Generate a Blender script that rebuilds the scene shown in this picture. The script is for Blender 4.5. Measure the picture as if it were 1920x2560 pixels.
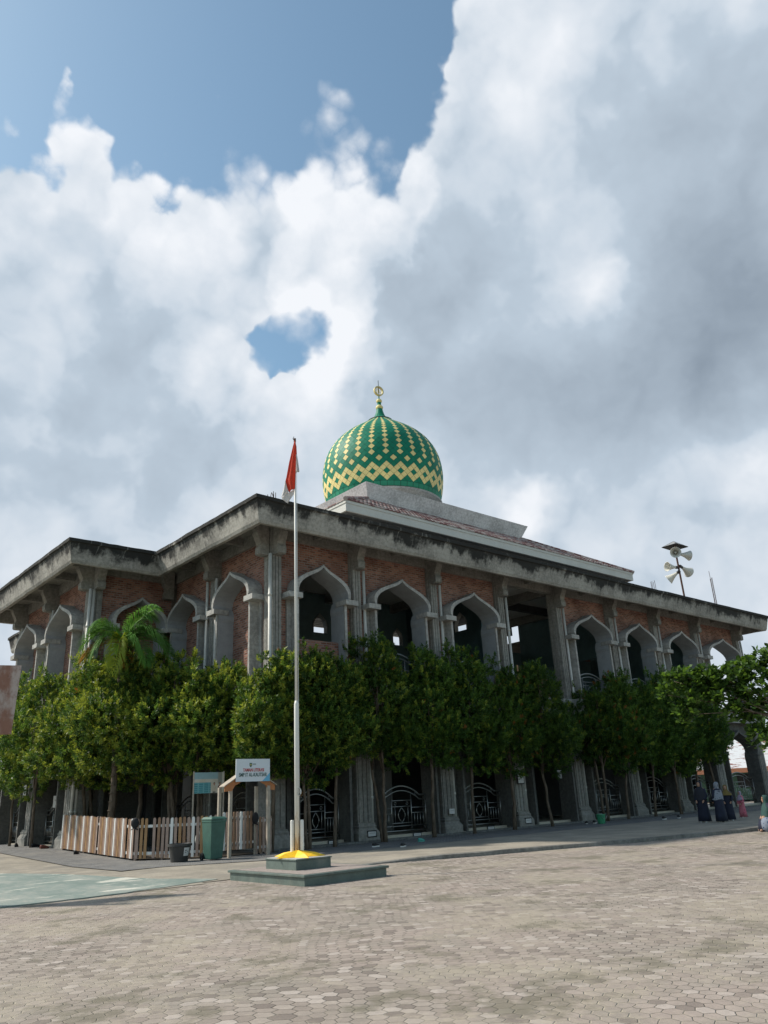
import bpy, bmesh, math, random
import numpy as np
from mathutils import Vector, Matrix, noise as mnoise
random.seed(7)
R = math.radians
for o in list(bpy.data.objects):
    bpy.data.objects.remove(o)
scene = bpy.context.scene
COL = scene.collection
ORG = {}

# ------------------------------------------------------------------ helpers
def link(o):
    COL.objects.link(o)
    return o

def tag(o, label=None, cat=None, group=None, kind=None):
    if label: o['label'] = label
    if cat: o['category'] = cat
    if group: o['group'] = group
    if kind: o['kind'] = kind
    return o

def thing(name, label, cat, loc=(0, 0, 0), group=None, rz=0.0):
    o = bpy.data.objects.new(name, None)
    o.empty_display_size = 0.2
    link(o)
    o.location = loc
    o.rotation_euler = (0, 0, rz)
    ORG[o.name] = Vector(loc)
    tag(o, label, cat, group)
    return o

class MB:
    def __init__(s):
        s.v = []; s.f = []; s.m = []
        s.T = None
    def pt(s, p):
        if s.T: p = s.T(*p)
        s.v.append(tuple(p)); return len(s.v) - 1
    def face(s, pts, m=0):
        s.f.append([s.pt(p) for p in pts]); s.m.append(m)
    def box(s, x0, x1, y0, y1, z0, z1, m=0):
        i = [s.pt(p) for p in ((x0,y0,z0),(x1,y0,z0),(x1,y1,z0),(x0,y1,z0),(x0,y0,z1),(x1,y0,z1),(x1,y1,z1),(x0,y1,z1))]
        for q in ((0,3,2,1),(4,5,6,7),(0,1,5,4),(1,2,6,5),(2,3,7,6),(3,0,4,7)):
            s.f.append([i[k] for k in q]); s.m.append(m)
    def loft(s, rings, m=0, close=True, caps=True):
        ids = [[s.pt(p) for p in r] for r in rings]
        n = len(ids[0])
        for a, b in zip(ids[:-1], ids[1:]):
            for k in range(n if close else n - 1):
                k2 = (k + 1) % n
                s.f.append([a[k], a[k2], b[k2], b[k]]); s.m.append(m)
        if caps:
            s.f.append(list(reversed(ids[0]))); s.m.append(m)
            s.f.append(list(ids[-1])); s.m.append(m)
    def tube(s, pts, r, n=6, m=0, caps=True):
        pts = [Vector(p) for p in pts]
        rs = r if isinstance(r, (list, tuple)) else [r] * len(pts)
        rings = []
        for i, p in enumerate(pts):
            d = (pts[min(i + 1, len(pts) - 1)] - pts[max(i - 1, 0)])
            if d.length < 1e-9: d = Vector((0, 0, 1))
            d.normalize()
            a = Vector((0, 0, 1)) if abs(d.z) < 0.9 else Vector((1, 0, 0))
            u = d.cross(a).normalized(); w = d.cross(u)
            rings.append([p + (u * math.cos(2*math.pi*k/n) + w * math.sin(2*math.pi*k/n)) * rs[i] for k in range(n)])
        s.loft(rings, m, True, caps)
    def lathe(s, prof, c=(0, 0, 0), n=24, m=0, caps=False):
        rings = [[(c[0] + r*math.cos(2*math.pi*k/n), c[1] + r*math.sin(2*math.pi*k/n), c[2] + z) for k in range(n)] for r, z in prof]
        s.loft(rings, m, True, caps)
    def prism(s, poly, axis, a, b, m=0):
        # poly: 2D points in the two other axes; axis 0/1/2 extruded from a to b
        def P(p, t):
            return (t, p[0], p[1]) if axis == 0 else ((p[0], t, p[1]) if axis == 1 else (p[0], p[1], t))
        s.loft([[P(p, a) for p in poly], [P(p, b) for p in poly]], m)
    def build(s, name, mats, parent=None, smooth=False, org=None, bevel=0.0):
        me = bpy.data.meshes.new(name)
        og = org if org is not None else (ORG[parent.name] if parent is not None and parent.name in ORG else Vector((0, 0, 0)))
        og = Vector(og)
        me.from_pydata([Vector(v) - og for v in s.v], [], s.f)
        if not isinstance(mats, (list, tuple)): mats = [mats]
        for mt in mats: me.materials.append(mt)
        me.polygons.foreach_set('material_index', s.m)
        if smooth: me.polygons.foreach_set('use_smooth', [True] * len(s.f))
        me.update()
        o = bpy.data.objects.new(name, me)
        link(o)
        if parent is not None:
            o.parent = parent
            ORG[o.name] = og
        else:
            o.location = og
            ORG[o.name] = og
        if bevel > 0:
            b = o.modifiers.new('bevel', 'BEVEL'); b.width = bevel; b.segments = 2; b.limit_method = 'ANGLE'
        return o

def np_mesh(name, V, F4, midx, mats, parent=None, smooth=False):
    me = bpy.data.meshes.new(name)
    nv, nf = len(V), len(F4)
    me.vertices.add(nv); me.vertices.foreach_set('co', np.asarray(V, np.float32).ravel())
    k = F4.shape[1]
    me.loops.add(nf * k); me.loops.foreach_set('vertex_index', F4.astype(np.int32).ravel())
    me.polygons.add(nf)
    me.polygons.foreach_set('loop_start', np.arange(0, nf * k, k, dtype=np.int32))
    me.polygons.foreach_set('loop_total', np.full(nf, k, np.int32))
    for mt in mats: me.materials.append(mt)
    me.polygons.foreach_set('material_index', np.asarray(midx, np.int32))
    if smooth: me.polygons.foreach_set('use_smooth', np.ones(nf, bool))
    me.update(calc_edges=True); me.validate()
    o = bpy.data.objects.new(name, me); link(o)
    if parent is not None: o.parent = parent
    return o

# ------------------------------------------------------------------ materials
class NT:
    """small node builder"""
    def __init__(s, nt): s.nt = nt; s.n = nt.nodes; s.l = nt.links
    def new(s, t, **kw):
        n = s.n.new(t)
        for k, v in kw.items(): setattr(n, k, v)
        return n
    def put(s, sock, v):
        if hasattr(v, 'is_output') or isinstance(v, bpy.types.NodeSocket): s.l.new(v, sock)
        else:
            if isinstance(v, (tuple, list)) and len(v) == 3 and sock.type == 'RGBA': v = (*v, 1)
            sock.default_value = v
    def math(s, op, a, b=None, c=None, clamp=False):
        n = s.new('ShaderNodeMath', operation=op, use_clamp=clamp)
        s.put(n.inputs[0], a)
        if b is not None: s.put(n.inputs[1], b)
        if c is not None: s.put(n.inputs[2], c)
        return n.outputs[0]
    def vm(s, op, a, b=None, scale=None):
        n = s.new('ShaderNodeVectorMath', operation=op)
        s.put(n.inputs[0], a)
        if b is not None: s.put(n.inputs[1], b)
        if scale is not None: s.put(n.inputs['Scale'], scale)
        return n.outputs['Value'] if op in ('DISTANCE', 'DOT_PRODUCT', 'LENGTH') else n.outputs[0]
    def noise(s, vec, scale, detail=4, rough=.55, dist=0.0, col=False):
        n = s.new('ShaderNodeTexNoise')
        if vec is not None: s.l.new(vec, n.inputs['Vector'])
        n.inputs['Scale'].default_value = scale; n.inputs['Detail'].default_value = detail
        n.inputs['Roughness'].default_value = rough; n.inputs['Distortion'].default_value = dist
        return n.outputs['Color'] if col else n.outputs[0]
    def ramp(s, fac, lo, hi, a=0.0, b=1.0, smooth=True):
        n = s.new('ShaderNodeMapRange', interpolation_type='SMOOTHSTEP' if smooth else 'LINEAR', clamp=True)
        s.put(n.inputs[0], fac)
        for i, v in ((1, lo), (2, hi), (3, a), (4, b)): s.put(n.inputs[i], v)
        return n.outputs[0]
    def mix(s, fac, a, b, mode='MIX'):
        n = s.new('ShaderNodeMix', data_type='RGBA', blend_type=mode)
        s.put(n.inputs[0], fac); s.put(n.inputs[6], a); s.put(n.inputs[7], b)
        return n.outputs[2]
    def sep(s, v):
        n = s.new('ShaderNodeSeparateXYZ'); s.l.new(v, n.inputs[0]); return n.outputs
    def comb(s, x, y, z):
        n = s.new('ShaderNodeCombineXYZ')
        for i, v in enumerate((x, y, z)): s.put(n.inputs[i], v)
        return n.outputs[0]
    def bump(s, h, strength=.3, dist=.02):
        n = s.new('ShaderNodeBump'); s.put(n.inputs['Height'], h)
        n.inputs['Strength'].default_value = strength; n.inputs['Distance'].default_value = dist
        return n.outputs[0]

def newmat(name):
    m = bpy.data.materials.new(name); m.use_nodes = True
    k = NT(m.node_tree)
    b = m.node_tree.nodes['Principled BSDF']
    geo = k.new('ShaderNodeNewGeometry')
    return m, k, b, geo.outputs['Position']

def finish(k, b, col, rough=.8, normal=None, metal=0.0, spec=None):
    k.put(b.inputs['Base Color'], col); k.put(b.inputs['Roughness'], rough)
    k.put(b.inputs['Metallic'], metal)
    if spec is not None: b.inputs['Specular IOR Level'].default_value = spec
    if normal is not None: k.l.new(normal, b.inputs['Normal'])

def simple(name, col, rough=.7, var=.25, scale=6.0, metal=0.0, bump=.15, dirt=None):
    m, k, b, P = newmat(name)
    n = k.noise(P, scale, 5, .6); n2 = k.noise(P, scale * 7, 3)
    f = k.math('ADD', k.math('MULTIPLY', n, .7), k.math('MULTIPLY', n2, .3))
    lo = tuple(c * (1 - var) for c in col); hi = tuple(min(1, c * (1 + var)) for c in col)
    c = k.mix(k.ramp(f, .3, .7), lo, hi)
    if dirt:
        dn = k.noise(k.vm('MULTIPLY', P, (1, 1, .35)), scale * .6, 6, .65)
        c = k.mix(k.ramp(dn, .55, .72, 0, dirt[1]), c, dirt[0])
    finish(k, b, c, rough, k.bump(n2, bump, .01) if bump else None, metal)
    return m

def concrete(name, base, mold=0.5, z0=None, z1=None, streak=True):
    m, k, b, P = newmat(name)
    x, y, z = k.sep(P)
    u = k.math('ADD', x, y)
    big = k.noise(P, .7, 5, .6); fine = k.noise(P, 9, 6, .65)
    st = k.noise(k.comb(k.math('MULTIPLY', u, 2.6), k.math('SUBTRACT', x, y), k.math('MULTIPLY', z, .45)), 1.0, 6, .68)
    lo = tuple(c * .68 for c in base); hi = tuple(c * 1.28 for c in base)
    c = k.mix(k.ramp(k.math('ADD', k.math('MULTIPLY', fine, .5), k.math('MULTIPLY', big, .5)), .36, .64), lo, hi)
    # faint board marks from the formwork
    bw = k.new('ShaderNodeTexWave', wave_type='BANDS', bands_direction='Z')
    k.l.new(P, bw.inputs[0]); bw.inputs['Scale'].default_value = 1.6; bw.inputs['Distortion'].default_value = 1.2
    c = k.mix(k.math('MULTIPLY', k.ramp(bw.outputs[1], .0, .2, 1, 0), .13), c, tuple(q * .5 for q in base))
    if z0 is not None:
        h = k.ramp(z, z0, z1, -0.36, 0.42, False)
        bl = k.noise(k.vm('MULTIPLY', P, (1, 1, 1.3)), .75, 9, .68)
        t = k.math('ADD', k.math('ADD', k.math('MULTIPLY', st, .62), k.math('MULTIPLY', bl, 1.25)), k.math('MULTIPLY', h, .72))
        c = k.mix(k.ramp(t, .86, 1.10, 0, mold), c, (.018, .018, .017))
        ls = k.noise(k.comb(k.math('MULTIPLY', u, 5.0), 3.1, k.math('MULTIPLY', z, .5)), 1.0, 4, .6)
        c = k.mix(k.ramp(ls, .62, .74, 0, .45), c, (.42, .41, .38))
    else:
        c = k.mix(k.ramp(k.math('ADD', k.math('MULTIPLY', st, .65), k.math('MULTIPLY', big, .35)), .5, .72, 0, mold), c, tuple(q * .25 for q in base))
    finish(k, b, c, .92, k.bump(fine, .25, .015), 0, .25)
    return m

def brick(name, c1, c2, mortar):
    m, k, b, P = newmat(name)
    x, y, z = k.sep(P)
    u = k.math('ADD', x, y)
    wob = k.noise(P, 2.5, 3)
    v = k.comb(u, k.math('ADD', z, k.math('MULTIPLY', wob, .05)), 0.0)
    t = k.new('ShaderNodeTexBrick'); k.l.new(v, t.inputs[0])
    t.inputs['Scale'].default_value = 1.0
    t.inputs['Brick Width'].default_value = .24; t.inputs['Row Height'].default_value = .088
    t.inputs['Mortar Size'].default_value = .014; t.inputs['Mortar Smooth'].default_value = .15
    t.inputs['Bias'].default_value = -.1
    t.inputs['Color1'].default_value = (*c1, 1); t.inputs['Color2'].default_value = (*c2, 1); t.inputs['Mortar'].default_value = (*mortar, 1)
    n = k.noise(P, .9, 5, .6); f = k.noise(P, 22, 3)
    c = k.mix(k.ramp(n, .35, .7, 0, .5), t.outputs[0], tuple(q * .55 for q in c1))
    c = k.mix(k.ramp(f, .55, .75, 0, .35), c, mortar)
    dn = k.noise(k.vm('MULTIPLY', P, (1, 1, .25)), 1.4, 5, .65)
    c = k.mix(k.ramp(dn, .58, .75, 0, .55), c, (.035, .03, .028))
    h = k.math('ADD', k.math('MULTIPLY', t.outputs['Fac'], -1.0), k.math('MULTIPLY', f, .4))
    finish(k, b, c, .95, k.bump(h, .6, .015), 0, .15)
    return m

def leafmat(name, col, var=.35, trans=.35):
    m, k, b, P = newmat(name)
    n = k.noise(P, 1.3, 3); w = k.new('ShaderNodeTexWhiteNoise', noise_dimensions='3D')
    k.l.new(k.vm('SNAP', P, (.09, .09, .09)), w.inputs[0])
    f = k.math('ADD', k.math('MULTIPLY', n, .5), k.math('MULTIPLY', w.outputs[0], .5))
    c = k.mix(f, tuple(q * (1 - var) for q in col), tuple(q * (1 + var) for q in col))
    oi = k.new('ShaderNodeObjectInfo'); c = k.vm('SCALE', c, scale=k.ramp(oi.outputs['Random'], 0, 1, .80, 1.28, False))
    finish(k, b, c, .5, None, 0, .28)
    tr = k.new('ShaderNodeBsdfTranslucent'); k.l.new(k.mix(.5, c, (col[0]*2.2, col[1]*1.9, col[2]*.8)), tr.inputs[0])
    mx = k.new('ShaderNodeMixShader'); mx.inputs[0].default_value = trans
    out = m.node_tree.nodes['Material Output']
    k.l.new(b.outputs[0], mx.inputs[1]); k.l.new(tr.outputs[0], mx.inputs[2]); k.l.new(mx.outputs[0], out.inputs[0])
    return m

M = {}
M['fascia'] = concrete('stained_concrete', (.31, .295, .265), .95, 10.3, 11.3)
M['conc'] = concrete('grey_concrete', (.235, .226, .206), .5)
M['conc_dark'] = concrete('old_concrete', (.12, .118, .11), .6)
M['conc_light'] = concrete('pale_concrete', (.34, .335, .32), .35)
M['plaster'] = simple('blue_grey_plaster', (.30, .315, .33), .85, .12, 3.0, 0, .08, ((.2, .2, .2), .3))
M['hood'] = concrete('hood_concrete', (.36, .352, .332), .4)
M['brick'] = brick('red_brick', (.18, .076, .055), (.44, .215, .155), (.28, .235, .205))
M['teal'] = simple('dark_teal_paint', (.10, .16, .17), .7, .2, 1.0, 0, 0)
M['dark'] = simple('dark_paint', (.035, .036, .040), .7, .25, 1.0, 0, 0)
M['panelgrey'] = simple('grey_panel_paint', (.16, .16, .155), .6, .12, 2.0, 0, 0)
M['tile_floor'] = simple('beige_floor_tile', (.42, .38, .31), .35, .1, 4.0, 0, .05)
M['pvc'] = simple('white_pvc', (.52, .51, .47), .5, .12, 5, 0, 0, ((.25, .23, .2), .35))
M['steel'] = simple('stainless_steel', (.36, .36, .35), .42, .1, 8, 1.0, 0)
M['white'] = simple('white_paint', (.72, .71, .67), .55, .08, 4, 0, .05, ((.45, .4, .33), .35))
M['fasciaboard'] = simple('off_white_board', (.55, .54, .50), .6, .07, 1.2, 0, .05, ((.3, .28, .25), .2))
M['rebar'] = simple('rusty_bar', (.10, .05, .035), .8, .3, 12, .3, .1)
M['grey_soffit'] = simple('grey_soffit', (.16, .165, .165), .85, .2, 1.5, 0, .05)
# ------------------------------------------------------------------ ground materials
def paving_hex():
    m, k, b, P = newmat('hexagon_pavers')
    x, y, z = k.sep(P)
    ang = 0.93
    ca, sa = math.cos(ang), math.sin(ang)
    wv = k.vm('SCALE', k.vm('SUBTRACT', k.noise(P, .55, 2, .5, 0, True), (.5, .5, .5)), scale=.6)
    wv2 = k.vm('SCALE', k.vm('SUBTRACT', k.noise(P, 5.0, 2, .5, 0, True), (.5, .5, .5)), scale=.06)
    q = k.vm('ADD', k.vm('ADD', P, wv), wv2)
    qx, qy, qz = k.sep(q)
    S = 1 / .150
    ux = k.math('MULTIPLY', k.math('ADD', k.math('MULTIPLY', qx, ca), k.math('MULTIPLY', qy, sa)), S)
    uy = k.math('MULTIPLY', k.math('ADD', k.math('MULTIPLY', qx, -sa), k.math('MULTIPLY', qy, ca)), S * 1.05)
    p = k.comb(k.math('ADD', ux, 4000.0), k.math('ADD', uy, 6928.2032), 0.0)
    r = (1.0, 1.7320508, 1.0); h = (.5, .8660254, 0)
    a = k.vm('SUBTRACT', k.vm('MODULO', p, r), h)
    bb = k.vm('SUBTRACT', k.vm('MODULO', k.vm('SUBTRACT', p, h), r), h)
    sel = k.math('LESS_THAN', k.vm('DOT_PRODUCT', k.vm('MULTIPLY', a, (1, 1, 0)), a), k.vm('DOT_PRODUCT', k.vm('MULTIPLY', bb, (1, 1, 0)), bb))
    mx = k.new('ShaderNodeMix', data_type='VECTOR')
    k.put(mx.inputs[0], sel); k.l.new(bb, mx.inputs[4]); k.l.new(a, mx.inputs[5])
    g = mx.outputs[1]
    ab = k.vm('ABSOLUTE', g); gx, gy, gz = k.sep(ab)
    hd = k.math('MAXIMUM', gx, k.math('ADD', k.math('MULTIPLY', gx, .5), k.math('MULTIPLY', gy, .8660254)))
    cid = k.vm('SUBTRACT', p, g)
    w = k.new('ShaderNodeTexWhiteNoise', noise_dimensions='2D'); k.l.new(k.vm('SNAP', k.vm('ADD', cid, (.1, .1, 0)), (.25, .25, 1)), w.inputs[0])
    patch = k.noise(P, .28, 6, .62); patch2 = k.noise(P, 1.1, 6, .65); fine = k.noise(P, 14, 5, .65)
    dirt = k.noise(k.vm('ADD', P, (40, 7, 0)), .42, 7, .68)
    c = k.mix(w.outputs[0], (.245, .205, .175), (.355, .305, .262))
    c = k.mix(k.ramp(patch, .45, .58, 0, .5), c, (.345, .28, .245))
    c = k.mix(k.ramp(patch2, .46, .62, 0, .62), c, (.255, .225, .19))
    odd = k.ramp(w.outputs[0], .90, .93, 0, .55); c = k.mix(odd, c, (.44, .385, .345)); odd2 = k.ramp(w.outputs[0], .10, .07, 0, .55); c = k.mix(odd2, c, (.145, .12, .105))
    # joints: open and dark in places, choked with pale sand elsewhere
    jw = k.ramp(hd, k.math('SUBTRACT', .475, k.math('MULTIPLY', patch2, .06)), .5)
    jcol = k.mix(k.ramp(dirt, .42, .56), (.10, .088, .07), (.32, .285, .225))
    c = k.mix(k.math('MULTIPLY', jw, .9), c, jcol)
    # sandy and mossy drifts lying over the stones
    c = k.mix(k.ramp(k.math('ADD', k.math('MULTIPLY', dirt, .75), k.math('MULTIPLY', fine, .25)), .48, .61, 0, .66), c, (.345, .302, .232))
    moss = k.noise(k.vm('ADD', P, (3, 90, 0)), .8, 7, .7)
    c = k.mix(k.ramp(moss, .53, .63, 0, .72), c, (.155, .14, .10))
    c = k.mix(k.ramp(fine, .3, .7, .18, 0), c, (.10, .09, .075))
    # single dark olive patch with a ragged edge
    dd = k.vm('DISTANCE', k.vm('MULTIPLY', P, (1, 1, 0)), (-12.9, -16.6, 0))
    dd = k.math('ADD', dd, k.math('MULTIPLY', k.math('SUBTRACT', patch2, .5), 1.6))
    c = k.mix(k.ramp(dd, .3, 1.25, .85, 0), c, (.075, .07, .045))
    rough = k.ramp(fine, .3, .7, .75, .95)
    hgt = k.math('ADD', k.math('MULTIPLY', jw, -1.0), k.math('MULTIPLY', fine, .5))
    hgt = k.math('ADD', hgt, k.math('MULTIPLY', w.outputs[0], .35))
    finish(k, b, c, rough, k.bump(hgt, .55, .02), 0, .25)
    return m

def court_mat():
    m, k, b, P = newmat('worn_green_court')
    n = k.noise(k.vm('MULTIPLY', P, (1, .5, 1)), .8, 7, .68); f = k.noise(P, 6, 6, .7)
    c = k.mix(k.ramp(n, .3, .65), (.145, .190, .168), (.215, .255, .232))
    c = k.mix(k.ramp(k.math('ADD', k.math('MULTIPLY', n, .6), k.math('MULTIPLY', f, .4)), .46, .60, 0, .65), c, (.315, .312, .27))
    w = k.noise(k.vm('MULTIPLY', k.vm('ADD', P, (11, 4, 0)), (.35, 1.3, 1)), .9, 6, .7)
    c = k.mix(k.ramp(w, .56, .61, 0, .85), c, (.56, .545, .47))
    finish(k, b, c, .8, k.bump(f, .2, .01), 0, .3)
    return m

def sand_mat():
    m, k, b, P = newmat('sandy_cement')
    n = k.noise(P, .9, 7, .68); f = k.noise(P, 18, 4, .7)
    c = k.mix(k.ramp(n, .35, .65), (.25, .225, .185), (.36, .32, .26))
    c = k.mix(k.ramp(f, .3, .7, .3, 0), c, (.14, .125, .105))
    s = k.noise(k.vm('ADD', P, (5, 5, 5)), .5, 5, .6)
    c = k.mix(k.ramp(s, .52, .64, 0, .6), c, (.20, .185, .165))
    finish(k, b, c, .95, k.bump(f, .5, .012), 0, .2)
    return m

def brickpave():
    m, k, b, P = newmat('grey_brick_pavers')
    t = k.new('ShaderNodeTexBrick')
    mp = k.new('ShaderNodeMapping'); mp.inputs['Rotation'].default_value = (0, 0, R(45))
    k.l.new(P, mp.inputs[0]); k.l.new(mp.outputs[0], t.inputs[0])
    t.inputs['Scale'].default_value = 1; t.inputs['Brick Width'].default_value = .21; t.inputs['Row Height'].default_value = .105
    t.inputs['Mortar Size'].default_value = .008
    t.inputs['Color1'].default_value = (.135, .135, .135, 1); t.inputs['Color2'].default_value = (.205, .20, .195, 1); t.inputs['Mortar'].default_value = (.06, .058, .052, 1)
    n = k.noise(P, 1.0, 6, .65)
    c = k.mix(k.ramp(n, .45, .68, 0, .55), t.outputs[0], (.23, .215, .19))
    finish(k, b, c, .9, k.bump(t.outputs['Fac'], -.4, .012), 0, .25)
    return m

M['hex'] = paving_hex(); M['court'] = court_mat(); M['sand'] = sand_mat(); M['brickpave'] = brickpave()
M['kerb'] = concrete('kerb_concrete', (.21, .20, .18), .5)
M['pebble'] = simple('pebble_stone', (.13, .13, .125), .9, .5, 14, 0, .5)
M['greentile'] = simple('dark_green_paint', (.095, .125, .11), .55, .25, 3.0, 0, .08, ((.2, .2, .17), .5))
M['earth'] = simple('garden_soil', (.10, .08, .06), .95, .35, 5, 0, .4)

ZP = -0.10
def gz(x, y):                       # the paving rises gently towards the wing
    return 0.27 * max(0.0, min(1.0, (y - 1.0) / 8.0)) if x < -1.5 else 0.27 * max(0.0, min(1.0, (y - 1.0) / 8.0)) * max(0, 1 - (x + 1.5) / 1.5)

def structure(mb, name, mat):
    o = mb.build(name, mat); o['kind'] = 'structure'; return o

b = MB()
N = 48
xs = [-420] + [-60 + 120 * i / N for i in range(N + 1)] + [420]
ys = [-420] + [-60 + 120 * i / N for i in range(N + 1)] + [420]
b.v = [(x, y, ZP) for y in ys for x in xs]
n = len(xs)
for j in range(len(ys) - 1):
    for i in range(n - 1):
        b.f.append([j*n+i, j*n+i+1, (j+1)*n+i+1, (j+1)*n+i]); b.m.append(0)
structure(b, 'plaza_ground', M['hex'])

# concrete path with its kerb along the long front
kp = [(-1.9, -6.7, -.085), (-1.2, -6.85, -.06), (-.45, -7.1, -.03), (.3, -7.4, 0), (1.33, -7.79, 0), (2.56, -8.12, 0), (6.36, -9.25, 0), (11.8, -10.35, 0), (20, -12.0, 0), (42, -16.5, 0)]
inn = [(-2.2, -3.4, .0), (-1.6, -3.42, .0), (-.5, -3.44, .0), (.6, -3.45, 0), (1.7, -3.46, 0), (2.9, -3.47, 0), (7.0, -3.5, 0), (12.6, -3.55, 0), (20, -3.6, 0), (42, -3.7, 0)]
b = MB()
for i in range(len(kp) - 1):
    b.face([kp[i], kp[i+1], inn[i+1], inn[i]])
structure(b, 'concrete_path', M['sand'])
b = MB()
rnd = random.Random(3)
pts = []
for i in range(len(kp) - 1):
    a, c = Vector(kp[i]), Vector(kp[i+1]); m_ = max(1, int((c - a).length / .6))
    for q in range(m_): pts.append(a.lerp(c, q / m_))
pts.append(Vector(kp[-1]))
prof = []
for p in pts:
    j = rnd.uniform(-.02, .02)
    prof.append([(p.x - .02, p.y - .035 + j, ZP - .03), (p.x - .02, p.y - .02 + j, p.z - .012 + rnd.uniform(-.006, .006)), (p.x, p.y + .02, p.z + .006), (p.x + .03, p.y + .12, p.z + .005), (p.x + .03, p.y + .14, ZP - .03)])
b.loft(prof, 0, True, True)
structure(b, 'path_kerb', M['kerb'])
# grey brick paving between path and building, round the corner to the wing
b = MB()
def strip(b, xs, ys, dz, m=0, fz=None):
    for i in range(len(xs) - 1):
        for j in range(len(ys) - 1):
            q = [(xs[i], ys[j]), (xs[i+1], ys[j]), (xs[i+1], ys[j+1]), (xs[i], ys[j+1])]
            b.face([(x, y, fz(x, y) if fz else gz(x, y) + dz) for x, y in q], m)
strip(b, [-.8, 0, 1.5, 8, 20, 42], [-3.7, -2.0, -.55], .004)
strip(b, [-5.9, -5.2, -4.5, -3.8, -3.1, -2.4, -1.6, -.8], [-2.35, -1.5, -.6, .2, 1, 2, 3, 4, 5, 6, 7, 8, 9, 12, 18, 30], .004)
b.face([(-4.9, -2.35, .004), (-2.4, -3.62, .004), (-.8, -3.7, .004), (-.8, -2.35, .004)])
structure(b, 'brick_pavement', M['brickpave'])
# stone edging below the columns
b = MB()
b.box(-.9, 42, -.62, -.45, -.05, .07); b.box(-.9, 42, -.45, .3, -.05, .055, 1)
structure(b, 'pebble_edging', [M['pebble'], M['conc_dark']])
# sandy margin and worn green court
def gs(x, y): return gz(x, y) - .012 - .078 * max(0.0, min(1.0, (-2 - y) / 4.6))
b = MB()
strip(b, [-40, -20, -12, -9, -7.5, -6.6, -5.9], [-6.8, -5, -3, -2, -1, 1, 2, 3, 4, 5, 6, 7, 8, 9, 12, 18, 30], -.012, 0, gs)
b.face([(-5.9, -6.5, -.088), (-2.0, -6.72, -.08), (-2.2, -3.3, -.004), (-4.9, -2.38, -.006)])
b.face([(-5.9, -6.5, -.088), (-4.9, -2.38, -.006), (-5.9, -2.3, -.016)])
structure(b, 'sandy_margin', M['sand'])
b = MB()
rnd = random.Random(5)
fr = []
x = -42.0
while x < -5.5:
    t = max(0, (x + 7.9) / 2.5)
    fr.append((x, -6.9 + .55 * t + rnd.uniform(-.05, .05))); x += .22
fr.append((-5.38, -6.32))
bk = [(-5.38, -6.2), (-5.75, -5.6), (-6.2, -4.9), (-6.55, -3.6), (-7.0, -1.5), (-7.6, .5), (-8.6, 2.5), (-11, 4.5), (-42, 6)]
def gzc(x, y): return gz(x, y) - .004 if y > 1 else -.02 - .0 * y
poly = [(x, y, -.03) for x, y in fr]
# top as strips fanned from front edge to back edge
def backy(x):
    for (xa, ya), (xb, yb) in zip(bk[:-1], bk[1:]):
        if xb <= x <= xa: return ya + (yb - ya) * (xa - x) / (xa - xb)
    return 6
for (xa, ya), (xb, yb) in zip(fr[:-1], fr[1:]):
    prev = None
    for q in range(7):
        t = q / 6
        r = [(xa, ya + (backy(xa) - ya) * t), (xb, yb + (backy(xb) - yb) * t)]
        r = [(p[0], p[1], gs(p[0], p[1]) + .012) for p in r]
        if prev: b.face([prev[0], prev[1], r[1], r[0]])
        prev = r
    b.face([(xa, ya, ZP - .02), (xb, yb, ZP - .02), (xb, yb, -.080), (xa, ya, -.080)], 1)
b.face([(-5.38, -6.32, ZP - .02), (-5.38, -6.2, ZP - .02), (-5.38, -6.2, -.075), (-5.38, -6.32, -.080)], 1)
structure(b, 'sports_court', [M['court'], M['court']])
# soil of the fenced garden
b = MB()
g = [(-4.05, 1.05), (-2.5, -.95), (-.3, -.95), (-.3, 7.2), (-4.05, 7.2)]
b.face([(x, y, max(gz(x, y), .0) + .03) for x, y in g])
structure(b, 'garden_soil', M['earth'])
# ------------------------------------------------------------------ the mosque
XS = [0, 3.633, 7.7675, 12, 16.241, 20.637, 24.885, 29.318, 34.526]
L = XS[-1]; D = 7.7; PW = 3.49; YW = [7.7, 12.0, 16.25]; DP = 24.0
o_, ob_, zt_, zb_ = 1.78, 1.545, 11.245, 10.32
ZF, ZB = 5.35, 10.47
mosque = thing('mosque', 'two-storey brick and stained concrete mosque with ogee arches and a green and yellow dome', 'mosque', (0, 0, 0))

def Tfac(P0, u, n):
    return lambda s, d, z: (P0[0] + u[0]*s + n[0]*d, P0[1] + u[1]*s + n[1]*d, z)
F_front = dict(T=Tfac((0, 0), (1, 0), (0, -1)), cols=XS)
F_left = dict(T=Tfac((0, 0), (0, 1), (-1, 0)), cols=[0, D / 2, D])
F_ret = dict(T=Tfac((-PW, D), (1, 0), (0, -1)), cols=[0, PW])
F_wing = dict(T=Tfac((-PW, 0), (0, 1), (-1, 0)), cols=YW)

def arch_prof(A, zi, n=9):
    """half profile from the impost out to the apex: bulging shoulder, ogee tip"""
    base = [(1.0, 0), (1.035, .13), (1.03, .28), (.985, .43), (.89, .57), (.76, .685), (.60, .79), (.44, .88), (.28, .965), (.14, 1.06), (.05, 1.14), (0, 1.2)]
    return [(A * x, zi + z) for x, z in base]

def full(prof, c):
    return [(c - x, z) for x, z in prof] + [(c + x, z) for x, z in reversed(prof[:-1])]

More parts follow.
